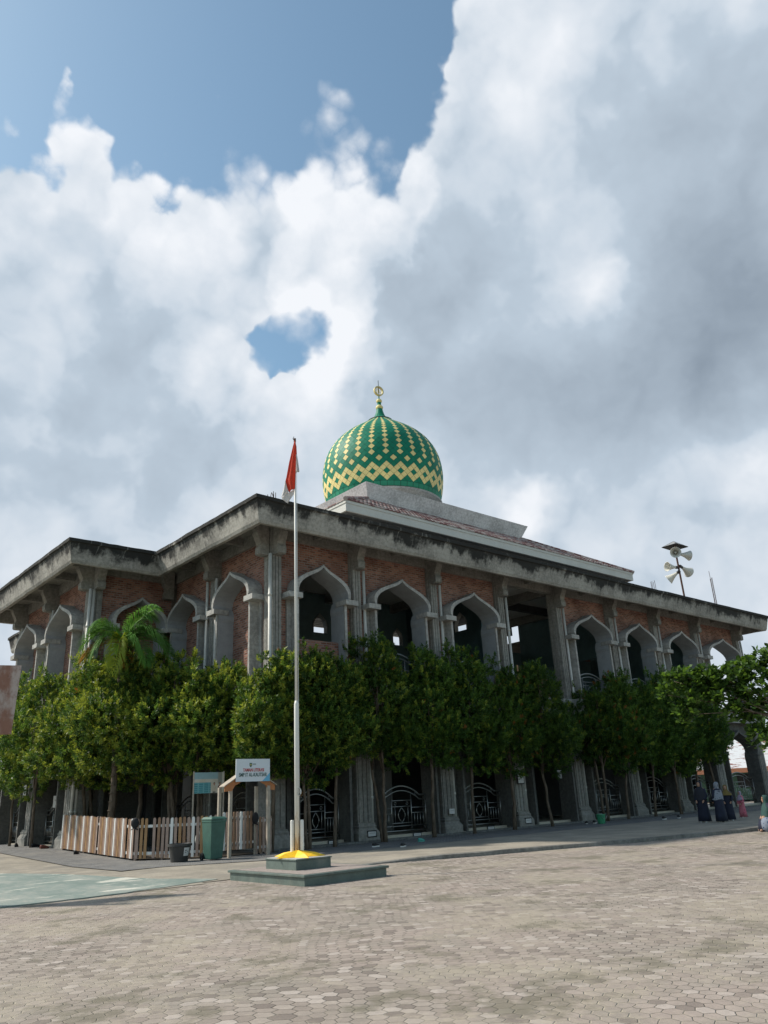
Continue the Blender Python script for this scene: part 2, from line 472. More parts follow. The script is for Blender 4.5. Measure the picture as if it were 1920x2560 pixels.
def bay(fac, s0, s1, level, infill=None, sill=None, wall=True, hood=True):
    T = fac['T']; c = (s0 + s1) / 2; half = (s1 - s0) / 2
    a = half - .82
    zfl, zi, ztop = (ZF, 8.4, ZB) if level else (.08, 3.0, 4.62)
    A = a + .2; Ai = a + .08
    outer = full(arch_prof(A, zi), c); inner = full([(x * Ai / A, z - (.11 if z > zi + .05 else 0)) for x, z in arch_prof(A, zi)], c)
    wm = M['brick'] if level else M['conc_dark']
    if wall:
        b = MB(); b.T = T
        for sg in (-1, 1):
            e = c + sg * (half - .2); i_ = c + sg * (A + .02)
            b.box(min(e, i_), max(e, i_), -.14, .05, zfl, zi)
        oo = [(c - half + .2, zi)] + [(c - A * 1.04, zi)] + [p for p in outer] + [(c + A * 1.04, zi), (c + half - .2, zi)]
        # strips from the arch line to the beam
        xs_ = [c - half + .2, c - A * 1.04]
        mono = sorted(set([round(p[0], 4) for p in outer] + xs_ + [c + A * 1.04, c + half - .2]))
        def zat(x):
            best = zi
            for p, q in zip(outer[:-1], outer[1:]):
                lo, hi = min(p[0], q[0]), max(p[0], q[0])
                if lo - 1e-6 <= x <= hi + 1e-6 and hi - lo > 1e-6:
                    best = max(best, p[1] + (q[1] - p[1]) * (x - p[0]) / (q[0] - p[0]))
            return best
        for xa, xb in zip(mono[:-1], mono[1:]):
            za, zb2 = zat(xa + 1e-4), zat(xb - 1e-4)
            for d in (.05, -.14):
                b.face([(xa, d, za), (xb, d, zb2), (xb, d, ztop), (xa, d, ztop)])
        b.build('brick_wall' if level else 'wall', wm, mosque)
    if infill is not None:
        b = MB(); b.T = T
        b.box(c - A - .02, c + A + .02, -.30, -.2, zfl, zi + 1.1)
        b.build('brick_infill' if level else 'wall', infill, mosque)
    if sill is not None:
        b = MB(); b.T = T
        b.box(c - a - .0, c + a + .0, -.16, .1, zfl, sill)
        b.build('brick_sill', M['brick'], mosque)
    if hood:
        df, dk = (.64, -.34) if level else (.5, -.3)
        b = MB(); b.T = T
        n = len(outer)
        for i in range(n - 1):
            p, q, r, s = outer[i], outer[i+1], inner[i+1], inner[i]
            b.face([(p[0], df, p[1]), (q[0], df, q[1]), (r[0], df, r[1]), (s[0], df, s[1])], 0)
            b.face([(p[0], df, p[1]), (q[0], df, q[1]), (q[0], .0, q[1]), (p[0], .0, p[1])], 0)
            b.face([(s[0], df, s[1]), (r[0], df, r[1]), (r[0], dk, r[1]), (s[0], dk, s[1])], 1)
        for sg in (-1, 1):
            def bx(x0, x1, d0, d1, z0, z1, m):
                b.box(c + min(sg*x0, sg*x1), c + max(sg*x0, sg*x1), d0, d1, z0, z1, m)
            bx(a - .03, a + .56, .04, df + .035, zi - .19, zi, 0)
            bx(a + .03, a + .135, dk + .05, .5, zfl, zi - .19, 0); bx(a + .1, a + .30, .05, .13, zfl, zi - .19, 0)
            # inner plastered reveal with its little bulb below the impost
            zz = [zfl, zi - .5, zi - .36, zi - .22, zi + .01]
            rr = [a + .015, a + .015, a - .02, a - .01, a + .075]
            for i in range(4):
                b.face([(c + sg*rr[i], .46, zz[i]), (c + sg*rr[i+1], .46, zz[i+1]), (c + sg*rr[i+1], dk, zz[i+1]), (c + sg*rr[i], dk, zz[i])], 1)
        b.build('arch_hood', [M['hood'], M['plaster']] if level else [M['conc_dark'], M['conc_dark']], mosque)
    return c, a

def column(fac, s, corner=False, pipe=1, level=2, d=.0):
    T = fac['T']
    if level in (1, 2):
        b = MB(); b.T = T
        b.box(s - .20, s + .20, -.24, .26, ZF, 10.93)
        for q in (-.13, 0, .13): b.box(s + q - .052, s + q + .052, .26, .295, ZF, 10.93)
        for q in (-.12, .06): b.box(s - .228, s - .20, q - .05, q + .11, ZF, 10.93); b.box(s + .20, s + .228, q - .05, q + .11, ZF, 10.93)
        b.build('column', M['conc'], mosque)
    if level in (0, 2):
        b = MB(); b.T = T; e = d
        w = .33
        b.box(s - w, s + w, -.3, .32 + e, .62, 4.62)
        for q in (-.2, 0, .2): b.box(s + q - .075, s + q + .075, .32 + e, .35 + e, .66, 4.62)
        prof = [(.0, .47), (.30, .47), (.34, .45), (.46, .38), (.52, .40), (.56, .36), (.62, .36)]
        z0 = gz(*T(s, 0, 0)[:2]) * .9
        rings = [[(s - r, -.3, z0 + z), (s + r, -.3, z0 + z), (s + r, r + .05 + e, z0 + z), (s - r, r + .05 + e, z0 + z)] for z, r in prof]
        b.loft(rings)
        b.build('column', M['conc'], mosque)

def bracket(fac, s, w=.17):
    T = fac['T']
    b = MB(); b.T = T
    prof = [(.26, 9.74), (.56, 9.74), (.63, 9.78), (.64, 9.99), (.585, 10.1), (.60, 10.2), (.70, 10.4), (.76, 10.52), (.78, 10.64), (.78, 10.94), (.26, 10.94)]
    b.loft([[(s - w, d, z) for d, z in prof], [(s + w, d, z) for d, z in prof]])
    b.build('bracket', M['conc'], mosque)

def drainpipe(fac, s, d=.38, z0=.5, z1=9.75):
    b = MB(); b.T = fac['T']
    b.tube([(s, d, z0), (s, d, z1)], .062, 8)
    for z in (1.4, 3.4, 6.0, 8.2):
        b.tube([(s, d, z), (s, d, z + .09)], .075, 8)
    b.build('drainpipe', M['pvc'], mosque, smooth=True)

# gates of bent steel tube -------------------------------------------------
def gate_mb(T, c, w, z0, h, style=0):
    b = MB(); b.T = T
    d = .02; t = .022
    x0, x1 = c - w / 2, c + w / 2
    hs = h * .80
    def ln(pts, r=t): b.tube([(x, d, z) for x, z in pts], r, 5)
    def arch(xa, xb, za, rise, n=12):
        return [(xa + (xb - xa) * i / n, za + rise * math.sin(math.pi * i / n) ** .8) for i in range(n + 1)]
    ln([(x0, z0), (x0, z0 + hs)], .028); ln([(x1, z0), (x1, z0 + hs)], .028)
    q = w * .13
    ln([(x0, z0 + hs)] + arch(x0 + q, x1 - q, z0 + hs, h - hs) + [(x1, z0 + hs)], .03)
    ln([(x0, z0 + hs - .16)] + arch(x0 + q, x1 - q, z0 + hs - .16, h - hs) + [(x1, z0 + hs - .16)], t)
    ln([(x0, z0 + .08), (x1, z0 + .08)]); ln([(x0, z0 + .24), (x1, z0 + .24)], .018)
    # framed middle panel with a leaf shape
    m0, m1 = c - w * .2, c + w * .2
    for x in (m0, m1): ln([(x, z0 + .08), (x, z0 + hs + .02)], .02)
    ln([(m0, z0 + hs * .86), (m1, z0 + hs * .86)], .018); ln([(m0, z0 + hs * .70), (m1, z0 + hs * .70)], .018); ln([(m0, z0 + .34), (m1, z0 + .34)], .018)
    lx = w * .07
    for sg in (-1, 1):
        ln([(c + sg * lx * math.sin(math.pi * i / 8), z0 + .36 + (hs * .70 - .40) * i / 8) for i in range(9)], .016)
        for xx, zz in ((c + sg * w * .12, z0 + hs * .78), (c + sg * w * .3, z0 + hs + .03)):
            ln([(xx + .05 * math.cos(k * math.pi / 4), zz + .05 * math.sin(k * math.pi / 4)) for k in range(9)], .012)
        ln([(c + sg * w * .13, z0 + .34), (c + sg * w * .13, z0 + hs * .70)], .015)
        xa, xb = (x0, m0) if sg < 0 else (m1, x1)
        ln([(xa, z0 + hs * .66), (xb, z0 + hs * .66)], .016); ln([(xa, z0 + hs * .52), (xb, z0 + hs * .52)], .016)
        for k in range(1, 5):
            x = xa + (xb - xa) * k / 5
            ln([(x, z0 + .24), (x, z0 + hs * .52)], .014)
    return b
def gate(fac, c, w, z0, h, d=0.0, name='gate'):
    T0 = fac['T']
    b = gate_mb(lambda s, dd, z: T0(s, dd + d, z), c, w, z0, h)
    b.build(name, M['steel'], mosque, smooth=True)

# front ---------------------------------------------------------------
for k in range(8):
    s0, s1 = XS[k], XS[k + 1]
    if k == 3:
        # the open entrance bay carries no arch upstairs
        c, a = bay(F_front, s0, s1, 0)
    else:
        c, a = bay(F_front, s0, s1, 1, sill=6.87 if k == 0 else None)
        bay(F_front, s0, s1, 0)
        if k in (1, 2, 4, 5, 6): gate(F_front, c, 2 * a - .05, ZF + .02, 1.35, -.05, 'balcony_railing')
    if k != 3: gate(F_front, c, 2 * a - .05, .18, 1.62 if k < 7 else 1.7, -.12)
for k, s in enumerate(XS):
    column(F_front, s)
    bracket(F_front, s)
    drainpipe(F_front, s + (.33 if k else -.33), .30 if k else .36)
    if k in (3, 4, 5, 6): pass
# left front of the main block
for k in range(2):
    s0, s1 = F_left['cols'][k:k + 2]
    c, a = bay(F_left, s0, s1, 1, infill=M['brick'])
    bay(F_left, s0, s1, 0)
    gate(F_left, c, 2 * a - .05, .18, 1.62, -.12)
column(F_left, D / 2); bracket(F_left, D / 2); drainpipe(F_left, D / 2 - .33, .30); drainpipe(F_left, D / 2 + .30, .36)
bracket(F_left, 0); bracket(F_left, D - .2)
c, a = bay(F_ret, 0, PW, 1, infill=M['brick'])
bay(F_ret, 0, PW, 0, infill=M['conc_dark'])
for k in range(2):
    s0, s1 = YW[k], YW[k + 1]
    c, a = bay(F_wing, s0, s1, 1, infill=M['brick'])
    bay(F_wing, s0, s1, 0)
    gate(F_wing, c, 2 * a - .05, .34, 1.5, -.12)
for k, s in enumerate(YW):
    column(F_wing, s, d=.02); bracket(F_wing, s)
    drainpipe(F_wing, s - .33, .30); 
    if k == 0: drainpipe(F_wing, s - .30, .15)
bracket(F_ret, 0)
# the arch hood looking out of the far end of the wing
F_end = dict(T=Tfac((-PW, YW[-1]), (1, 0), (0, 1)), cols=[0, PW])
bay(F_end, 0, PW, 1, infill=M['brick']); bay(F_end, 0, PW, 0, infill=M['conc_dark'])
# cross beams below the eaves
def beams(fac, ss):
    for s in ss:
        b = MB(); b.T = fac['T']; b.box(s - .09, s + .09, .13, 1.6, 10.66, 10.945); b.build('eave_beam', M['conc'], mosque)
b_mid = lambda cs: [(x + y) / 2 for x, y in zip(cs[:-1], cs[1:])]
beams(F_front, XS + b_mid(XS)); beams(F_left, F_left['cols'] + b_mid(F_left['cols'])); beams(F_wing, YW + b_mid(YW))
# wall-head beams and first-floor edge beams
def longbeam(name, fac, s0, s1, d0, d1, z0, z1, mt):
    b = MB(); b.T = fac['T']; b.box(s0, s1, d0, d1, z0, z1); b.build(name, mt, mosque)
for fac, s0, s1 in ((F_front, -.16, L + .16), (F_left, .17, D), (F_ret, .0, PW - .2), (F_wing, D - .16, YW[-1] + .2)):
    longbeam('wall_beam', fac, s0, s1, -.2, .12, ZB, 10.94, M['conc'])
    longbeam('floor_beam', fac, s0 - .2, s1, -.2, .56, 4.62, 5.32, M['conc_light'])
longbeam('floor_beam', F_front, 16.0, 17.1, .565, .95, 4.62, 5.3, M['conc_light'])

# roof slab with leaning fascia -------------------------------------------
def outline(o):
    return [(-o, -o), (L + o, -o), (L + o, DP + o), (-o, DP + o), (-o, YW[-1] + o), (-PW - o, YW[-1] + o), (-PW - o, D - o), (-o, D - o)]
b = MB()
rg = [[(x, y, z) for x, y in outline(o)] for o, z in ((ob_ - .16, zb_ + .01), (ob_, zb_), (ob_ + .05, zb_ + .1), (o_ - .035, zt_ - .16), (o_ + .03, zt_ - .13), (o_ + .03, zt_), (o_ - .22, zt_ + .01), (o_ - .24, 11.1), (ob_ - .17, 11.06))]
b.loft(rg, 0, True, False)
b.loft([rg[-1], rg[0]], 0, True, False)
fas = b.build('roof_fascia', M['fascia'], mosque)
# break the long straight arrises a little
bm = bmesh.new(); bm.from_mesh(fas.data)
bmesh.ops.subdivide_edges(bm, edges=[e for e in bm.edges if e.calc_length() > 3], cuts=40)
for v in bm.verts:
    nn = mnoise.noise_vector(v.co * .9); n2 = mnoise.noise_vector(v.co * 3.5)
    v.co += Vector((nn.x * .018 + n2.x * .008, nn.y * .018 + n2.y * .008, nn.z * .02 + n2.z * .012))
bm.to_mesh(fas.data); bm.free()
VX0, VX1, VY0, VY1 = 5.0, 27.2, 7.2, 16.8
b = MB()
e = ob_ - .1
b.box(-e, L + e, -e, VY0, 10.95, 11.09); b.box(-e, L + e, VY1, DP + e, 10.95, 11.09)
b.box(-e, VX0, VY0, VY1, 10.95, 11.09); b.box(VX1, L + e, VY0, VY1, 10.95, 11.09)
b.box(-PW - e, -e, D - e, YW[-1] + e, 10.952, 11.088)
b.build('roof_slab', M['conc'], mosque)
b = MB()
for x in XS[1:-1]:
    b = MB(); b.box(x - .13, x + .13, .2, VY0, 10.5, 10.929); b.build('ceiling_beam', M['conc'], mosque)
b = MB(); b.box(.3, L - .3, 3.4, 3.65, 10.55, 10.928); b.build('ceiling_beam', M['dark'], mosque)
# floors
b = MB()
b.box(-.15, L + .1, -.15, DP, 5.0, 5.345); b.box(-PW, -.15, D, YW[-1], 5.0, 5.343)
b.build('upper_floor', M['tile_floor'], mosque)
b = MB()
b.box(-.1, L + .1, -.12, DP, .0, .15); b.box(-PW - .05, -.1, D, YW[-1], .0, .31)
b.build('ground_floor', M['tile_floor'], mosque)
# inner walls
b = MB(); b.box(.35, L - 5.6, .3, VY0 - .1, 10.93, 10.947); b.build('ceiling_bounce_sheet', M['fasciaboard'], mosque)  # pale sheet added under the slab to lighten the dim hall and ceiling
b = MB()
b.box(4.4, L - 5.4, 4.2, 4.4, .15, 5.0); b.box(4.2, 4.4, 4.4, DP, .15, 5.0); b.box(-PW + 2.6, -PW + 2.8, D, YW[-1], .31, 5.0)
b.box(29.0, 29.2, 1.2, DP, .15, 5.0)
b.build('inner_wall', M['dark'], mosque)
for x0, x1, y0, z1 in ((4.3, 6.6, 1.6, 2.55), (8.8, 11.2, 1.6, 2.55), (12.7, 15.4, 1.6, 2.55), (17.2, 20.2, 1.6, 2.55), (1.2, 3.1, 3.4, 2.9)):
    b = MB(); b.box(x0, x1, y0, y0 + .06, .15, z1); b.build('partition_panel', M['panelgrey'], mosque)
def wall_with_windows(name, axis, pos, a0, a1, z0, z1, wins, mt, th=.16):
    """straight wall pierced by small pointed windows: wins = (centre, half width, sill, spring)"""
    b = MB()
    def pt(a, d, z): return (a, pos + d, z) if axis == 'x' else (pos + d, a, z)
    b.T = lambda a, d, z: pt(a, d, z)
    wins = sorted(wins); prev = a0
    fr = MB(); fr.T = b.T
    for c, hw, zs, zp in wins:
        b.box(prev, c - hw, 0, th, z0, z1); prev = c + hw
        b.box(c - hw, c + hw, 0, th, z0, zs)
        top = [(c - hw, zp), (c - hw * .8, zp + hw * .55), (c - hw * .35, zp + hw * .95), (c, zp + hw * 1.3), (c + hw * .35, zp + hw * .95), (c + hw * .8, zp + hw * .55), (c + hw, zp)]
        for p, q in zip(top[:-1], top[1:]):
            b.loft([[(p[0], d, p[1]), (q[0], d, q[1]), (q[0], d, z1), (p[0], d, z1)] for d in (0, th)])
        path = [(c - hw, zs)] + top + [(c + hw, zs)]
        for p, q in zip(path[:-1], path[1:]):
            fr.loft([[(p[0], d, p[1]), (q[0], d, q[1]), (q[0] * .93 + c * .07, d, q[1] - .02), (p[0] * .93 + c * .07, d, p[1] - .02)] for d in (-.05, th + .05)])
    b.box(prev, a1, 0, th, z0, z1)
    b.build(name, mt, mosque)
    fr.build('window_frame', M['conc_light'], mosque)
wall_with_windows('hall_wall', 'x', 7.2, 5.0, 13.0, 5.35, 10.93, [(7.3, .42, 9.02, 9.42), (9.7, .4, 9.02, 9.42), (12.28, .34, 8.85, 9.3)], M['teal'])
wall_with_windows('hall_wall', 'y', 13.0, 1.9, 7.2, 5.35, 10.93, [(3.25, .42, 8.95, 9.32), (5.05, .42, 8.95, 9.32)], M['teal'])
b = MB()
b.box(22.2, 22.4, .6, 7.2, 8.1, 10.94); b.box(13.1, 30, 7.2, 7.4, 5.35, 9.2); b.box(29.25, 29.4, .4, 7.2, 5.35, 10.94)
b.box(5.0, 5.16, 7.36, 16.8, 5.35, 10.94)
b.build('hall_wall', M['teal'], mosque)
# far walls, only ever seen through the arches
b = MB()
b.box(.2, 29, DP - .1, DP + .1, .15, 10.94); b.box(L - .1, L + .1, 9, DP, 5.35, 10.94)
b.build('rear_wall', M['brick'], mosque)
b = MB()
for y in (4.5, 9.0):
    b = MB(); b.box(L - .22, L + .22, y - .22, y + .22, .15, 10.94); b.build('column', M['conc'], mosque)
# bare starter bars left standing at the column heads
rnd = random.Random(11)
for (x, y, h, n_) in ((-.65, -1.05, .52, 6), (24.0, -1.2, .75, 4), (30.85, -1.1, 2.15, 5), (.7, 1.6, .6, 4)):
    b = MB()
    for i in range(n_):
        px, py = x + rnd.uniform(-.16, .16), y + rnd.uniform(-.16, .16)
        b.tube([(px, py, 11.0), (px + rnd.uniform(-.02, .02), py, 11.0 + h * .8 + .2), (px + rnd.uniform(-.05, .03), py, 11.2 + h * rnd.uniform(.85, 1.1))], .014, 4)
    b.build('starter_bars', M['rebar'], mosque)
# upper tiled roof ----------------------------------------------------------
CX, CY = 16.0, 11.95
EX, EY = 11.15, 10.15; TX, TY = 6.15, 5.7
ZE, ZTB = 13.62, 16.18
def rooftile():
    m, k, b, P = newmat('worn_red_roof_tile')
    n = k.noise(P, .8, 6, .7); f = k.noise(P, 5, 5, .7)
    w = k.new('ShaderNodeTexWhiteNoise', noise_dimensions='3D'); k.l.new(k.vm('SNAP', P, (.31, .31, .17)), w.inputs[0])
    c = k.mix(k.ramp(n, .35, .65), (.12, .045, .045), (.20, .085, .07))
    t = k.math('ADD', k.math('MULTIPLY', w.outputs[0], .55), k.math('MULTIPLY', f, .6))
    c = k.mix(k.ramp(t, .52, .66, 0, .85), c, (.40, .345, .32))
    finish(k, b, c, .6, None, 0, .4)
    return m
M['rooftile'] = rooftile()
b = MB()
NR = 15
def rp(t):  # eave t=0 -> tray t=1
    return EX + (TX - EX) * t, EY + (TY - EY) * t, ZE + (ZTB - ZE) * t
for side in range(4):
    for r in range(NR):
        t0, t1 = r / NR, (r + 1) / NR + .01
        x0, y0, z0 = rp(t0); x1, y1, z1 = rp(t1)
        wid0 = x0 if side % 2 == 0 else y0; wid1 = x1 if side % 2 == 0 else y1
        n_ = int(2 * wid0 / .082)
        rows = [[], [], []]
        for i in range(n_ + 1):
            s0 = -wid0 + 2 * wid0 * i / n_
            s1 = max(-wid1, min(wid1, s0))
            wv = .032 * abs(math.sin(math.pi * (s0 / .245)))
            lo = (s0, (y0 if side % 2 == 0 else x0), z0 + .055 + wv); hi = (s1, (y1 if side % 2 == 0 else x1), z1 + .01 + wv)
            un = (s0, (y0 if side % 2 == 0 else x0), z0 + .005 + wv)
            def W(p):
                s, d, z = p
                return {0: (CX + s, CY - d, z), 1: (CX + d, CY + s, z), 2: (CX - s, CY + d, z), 3: (CX - d, CY - s, z)}[side]
            rows[0].append(W(un)); rows[1].append(W(lo)); rows[2].append(W(hi))
        ids = [[b.pt(p) for p in rr] for rr in rows]
        for a_, c_ in ((0, 1), (1, 2)):
            for i in range(n_):
                b.f.append([ids[a_][i], ids[a_][i+1], ids[c_][i+1], ids[c_][i]]); b.m.append(0)
# hip caps
for sx in (-1, 1):
    for sy in (-1, 1):
        b.tube([(CX + sx * (EX + .02), CY + sy * (EY + .02), ZE + .06), (CX + sx * TX, CY + sy * TY, ZTB + .06)], .10, 8)
tr = b.build('tiled_roof', M['rooftile'], mosque)
b = MB()
for o1, o2 in ((EX, EY),):
    ring = lambda dx, z: [(CX - EX + dx, CY - EY + dx, z), (CX + EX - dx, CY - EY + dx, z), (CX + EX - dx, CY + EY - dx, z), (CX - EX + dx, CY + EY - dx, z)]
    b.loft([ring(.06, ZE + .02), ring(.06, ZE - .46), ring(.14, ZE - .46), ring(.14, ZE - .02)], 0, True, False)
    b.loft([ring(.03, ZE + .03), ring(.03, ZE - .10), ring(.059, ZE - .10)], 0, True, False)
b.build('eave_board', M['fasciaboard'], tr)
b = MB()
ring = lambda dx, z: [(CX - EX + dx, CY - EY + dx, z), (CX + EX - dx, CY - EY + dx, z), (CX + EX - dx, CY + EY - dx, z), (CX - EX + dx, CY + EY - dx, z)]
b.loft([ring(.15, ZE - .38), ring(2.1, ZE - .34)], 0, True, False)
for dx in (.55, 1.0, 1.45): b.loft([ring(dx, ZE - .381), ring(dx, ZE - .41), ring(dx + .05, ZE - .41), ring(dx + .05, ZE - .379)], 0, True, False)
b.build('eave_soffit', M['grey_soffit'], tr)
# clerestory: solid towards the street, open posts away from it
b = MB()
qx0, qx1, qy0, qy1 = CX - EX + 1.9, CX + EX - 1.9, CY - EY + 1.9, CY + EY - 1.9
b.box(qx0, qx1, qy0, qy0 + .15, 11.1, ZE - .35); b.box(qx0, qx0 + .15, qy0 + .15, qy1, 11.1, ZE - .35)
for i in range(6):
    x = qx0 + (qx1 - qx0) * i / 5; b.box(x - .15, x + .15, qy1 - .3, qy1, 11.1, ZE - .35)
    y = qy0 + .3 + (qy1 - qy0 - .6) * i / 5; b.box(qx1 - .3, qx1 - .01, y - .15, y + .15, 11.1, ZE - .36)
b.build('clerestory_wall', M['conc_dark'], mosque)
# flaring parapet below the dome
b = MB()
def rr(dx, z): return [(CX - TX - dx, CY - TY - dx, z), (CX + TX + dx, CY - TY - dx, z), (CX + TX + dx, CY + TY + dx, z), (CX - TX - dx, CY + TY + dx, z)]
b.loft([rr(-.5, ZTB - .3), rr(-.02, ZTB - .05), rr(.04, ZTB + .02), rr(.40, ZTB + .80), rr(.18, ZTB + .80), rr(-.1, ZTB + .35)], 0, True, True)
b.build('dome_parapet', concrete('parapet_cement', (.58, .58, .585), .2), mosque)
# ----- dome
K = .9605
def zk(z): return 1.41 + (z - 1.41) * K
prof = [(3.74, 19.55), (3.83, 19.9), (3.95, 20.45), (4.02, 21.0), (4.045, 21.55), (4.0, 22.15), (3.88, 22.75), (3.65, 23.33), (3.32, 23.86), (2.9, 24.33), (2.4, 24.75), (1.87, 25.12), (1.35, 25.47), (.82, 25.84)]
prof = [(r * K, zk(z)) for r, z in prof]
seg = [0]
for p, q in zip(prof[:-1], prof[1:]): seg.append(seg[-1] + math.hypot(q[0]-p[0], q[1]-p[1]))
def at_len(s):
    s = max(0, min(seg[-1] - 1e-6, s))
    for i in range(len(seg) - 1):
        if s <= seg[i+1]:
            t = (s - seg[i]) / (seg[i+1] - seg[i]); 
            return prof[i][0] + (prof[i+1][0]-prof[i][0])*t, prof[i][1] + (prof[i+1][1]-prof[i][1])*t
    return prof[-1]
NC = 112                       # half-tile columns round the dome
rows = []; s = .34
while s < seg[-1] + .3:
    r, z = at_len(s); rows.append(s)
    s += max(.075, 2 * math.pi * r / NC * .96)
def gm(name, col, rough=.55):
    m, k, b, P = newmat(name)
    n = k.noise(P, .9, 4); w = k.noise(P, 6, 3)
    c = k.mix(k.ramp(n, .3, .7), tuple(q * .88 for q in col), tuple(q * 1.12 for q in col))
    c = k.mix(k.ramp(w, .55, .8, 0, .18), c, tuple(q * .6 for q in col))
    finish(k, b, c, rough, None, 0, .2); return m
M['dgreen'] = gm('dome_green_enamel', (.008, .185, .108)); M['dyellow'] = gm('dome_yellow_enamel', (.74, .61, .26)); M['dband'] = gm('dome_band_green', (.03, .235, .14)); M['dgap'] = simple('dome_joint', (.012, .04, .03), .7, .1, 4, 0, 0)
b = MB()
def dp(i, s, off=0.0):
    r, z = at_len(s); r += off
    a_ = 2 * math.pi * (i) / NC + .02
    return (CX + r * math.cos(a_), CY + r * math.sin(a_), z)
# joint surface under the enamel tiles
b.lathe([(r - .012, z) for r, z in prof], (CX, CY, 0), NC, 3)
# band of rectangular tiles
for i in range(0, NC, 2):
    e = .06
    b.face([dp(i + e, .02, .02), dp(i + 2 - e, .02, .02), dp(i + 2 - e, .32, .02), dp(i + e, .32, .02)], 2)
nr = len(rows)
def ptile(i, j):
    e = .955
    sj = rows[j]
    lo = rows[j-1] if j > 0 else rows[0]; hi = rows[j+1] if j + 1 < nr else rows[-1] + .05
    jj = j + 1; im = i % 4
    yel = False
    if jj in (2, 6): yel = (im == 0)
    elif jj in (3, 5): yel = True
    elif jj == 4: yel = (im == 2)
    elif jj == 8: yel = (im == 2)
    elif jj >= 10 and jj % 2 == 0: yel = (im == 0)
    cs = sj
    P4 = [dp(i, cs + (lo - cs) * e, .02), dp(i + e, cs, .02), dp(i, cs + (hi - cs) * e, .02), dp(i - e, cs, .02)]
    if j == 0: P4 = [dp(i - e, cs, .02), dp(i + e, cs, .02), dp(i, cs + (hi - cs) * e, .02)]
    b.face(P4, 1 if yel else 0)
for j in range(nr - 1):
    for i in range(NC):
        if (i + j + 1) % 2 == 0: ptile(i, j)
dome = b.build('dome', [M['dgreen'], M['dyellow'], M['dband'], M['dgap']], mosque)
b = MB()
b.lathe([(3.55 * K, ZTB + .3), (3.62 * K, zk(19.2)), (3.86 * K, zk(19.38)), (3.88 * K, zk(19.5)), (3.7 * K, zk(19.56))], (CX, CY, 0), 64)
b.build('dome_drum', M['conc_light'], mosque, smooth=False)
b = MB()
b.lathe([(.86, zk(25.79)), (.90, zk(25.82)), (.84, zk(25.90))], (CX, CY, 0), 32, 2)
b.lathe([(.80 * K, zk(25.89)), (.60 * K, zk(26.02)), (.44 * K, zk(26.2)), (.32 * K, zk(26.44)), (.24 * K, zk(26.7)), (.20 * K, zk(26.92))], (CX, CY, 0), 16, 0)
def ball(r, z, m, squash=.8):
    b.lathe([(max(.02, r * math.sin(math.pi * k / 8)), z - r * squash * math.cos(math.pi * k / 8)) for k in range(9)], (CX, CY, 0), 16, m)
ball(.25, zk(26.98), 1); b.lathe([(.16, zk(27.1)), (.12, zk(27.25)), (.15, zk(27.42))], (CX, CY, 0), 12, 0)
ball(.20, zk(27.5), 1); b.lathe([(.06, zk(27.62)), (.025, zk(27.95))], (CX, CY, 0), 8, 0)
b.tube([(CX, CY, zk(27.6)), (CX, CY, zk(29.15))], .022, 6, 2)
M['gold'] = simple('pale_gold', (.62, .50, .22), .4, .1, 5, .3, 0)
fin = b.build('finial', [M['dgreen'], M['dyellow'], M['dgap']], dome)
b = MB()      # ring emblem with upright strokes, facing along the building
zc = zk(28.3)
n_ = 28
for q in range(n_):
    a0, a1 = 2*math.pi*q/n_, 2*math.pi*(q+1)/n_
    dx, dy = math.cos(2.95), math.sin(2.95); nx, ny = -dy * .07, dx * .07
    def rpnt(a_, r, sd): return (CX + dx * r * math.cos(a_) + nx * sd, CY + dy * r * math.cos(a_) + ny * sd, zc + r * math.sin(a_))
    for sd in (1, -1): b.face([rpnt(a0, .27, sd), rpnt(a1, .27, sd), rpnt(a1, .36, sd), rpnt(a0, .36, sd)])
    b.face([rpnt(a0, .36, 1), rpnt(a1, .36, 1), rpnt(a1, .36, -1), rpnt(a0, .36, -1)]); b.face([rpnt(a0, .27, 1), rpnt(a1, .27, 1), rpnt(a1, .27, -1), rpnt(a0, .27, -1)])
for off, z0, z1 in ((-.12, -.12, .06), (-.03, -.12, .12), (.05, -.12, .2), (.14, -.14, .24)):
    b.tube([(CX + dx * off, CY + dy * off, zc + z0), (CX + dx * off, CY + dy * off, zc + z1)], .022, 5)
b.tube([(CX + dx * -.15, CY + dy * -.15, zc - .12), (CX + dx * .08, CY + dy * .08, zc - .13)], .025, 5)
b.build('emblem', M['gold'], fin)
# ------------------------------------------------------------------ flagpole on its stepped plinth
M['plinthpave'] = simple('plinth_pavers', (.27, .225, .20), .9, .25, 9, 0, .4)
M['yellow'] = simple('yellow_paint', (.86, .50, .012), .5, .1, 3, 0, .05, ((.4, .27, .08), .3))
M['worncem'] = simple('worn_pale_cement', (.40, .39, .36), .85, .2, 6, 0, .2)
pl = thing('flagpole_plinth', 'low square step edged in dark green with a raised block and yellow star on top', 'plinth', (-4.3, -7.95, ZP))
b = MB()
b.box(-5.27, -3.22, -9.42, -6.62, ZP - .05, .055, 0); b.box(-5.31, -3.18, -9.46, -6.58, .056, .1, 0)
b.build('lower_step', M['greentile'], pl, bevel=.008)
b = MB(); b.box(-5.2, -3.3, -9.34, -6.7, .09, .105); b.build('step_paving', M['plinthpave'], pl)
b = MB(); b.box(-4.78, -3.9, -8.42, -7.28, .1, .285); b.box(-4.80, -3.88, -8.44, -7.26, .286, .31, 0)
b.build('upper_block', M['greentile'], pl, bevel=.006)
b = MB(); b.box(-4.77, -3.91, -8.41, -7.29, .309, .318); b.build('block_top', M['worncem'], pl)
b = MB()
sc = (-4.34, -7.84); zt = .375
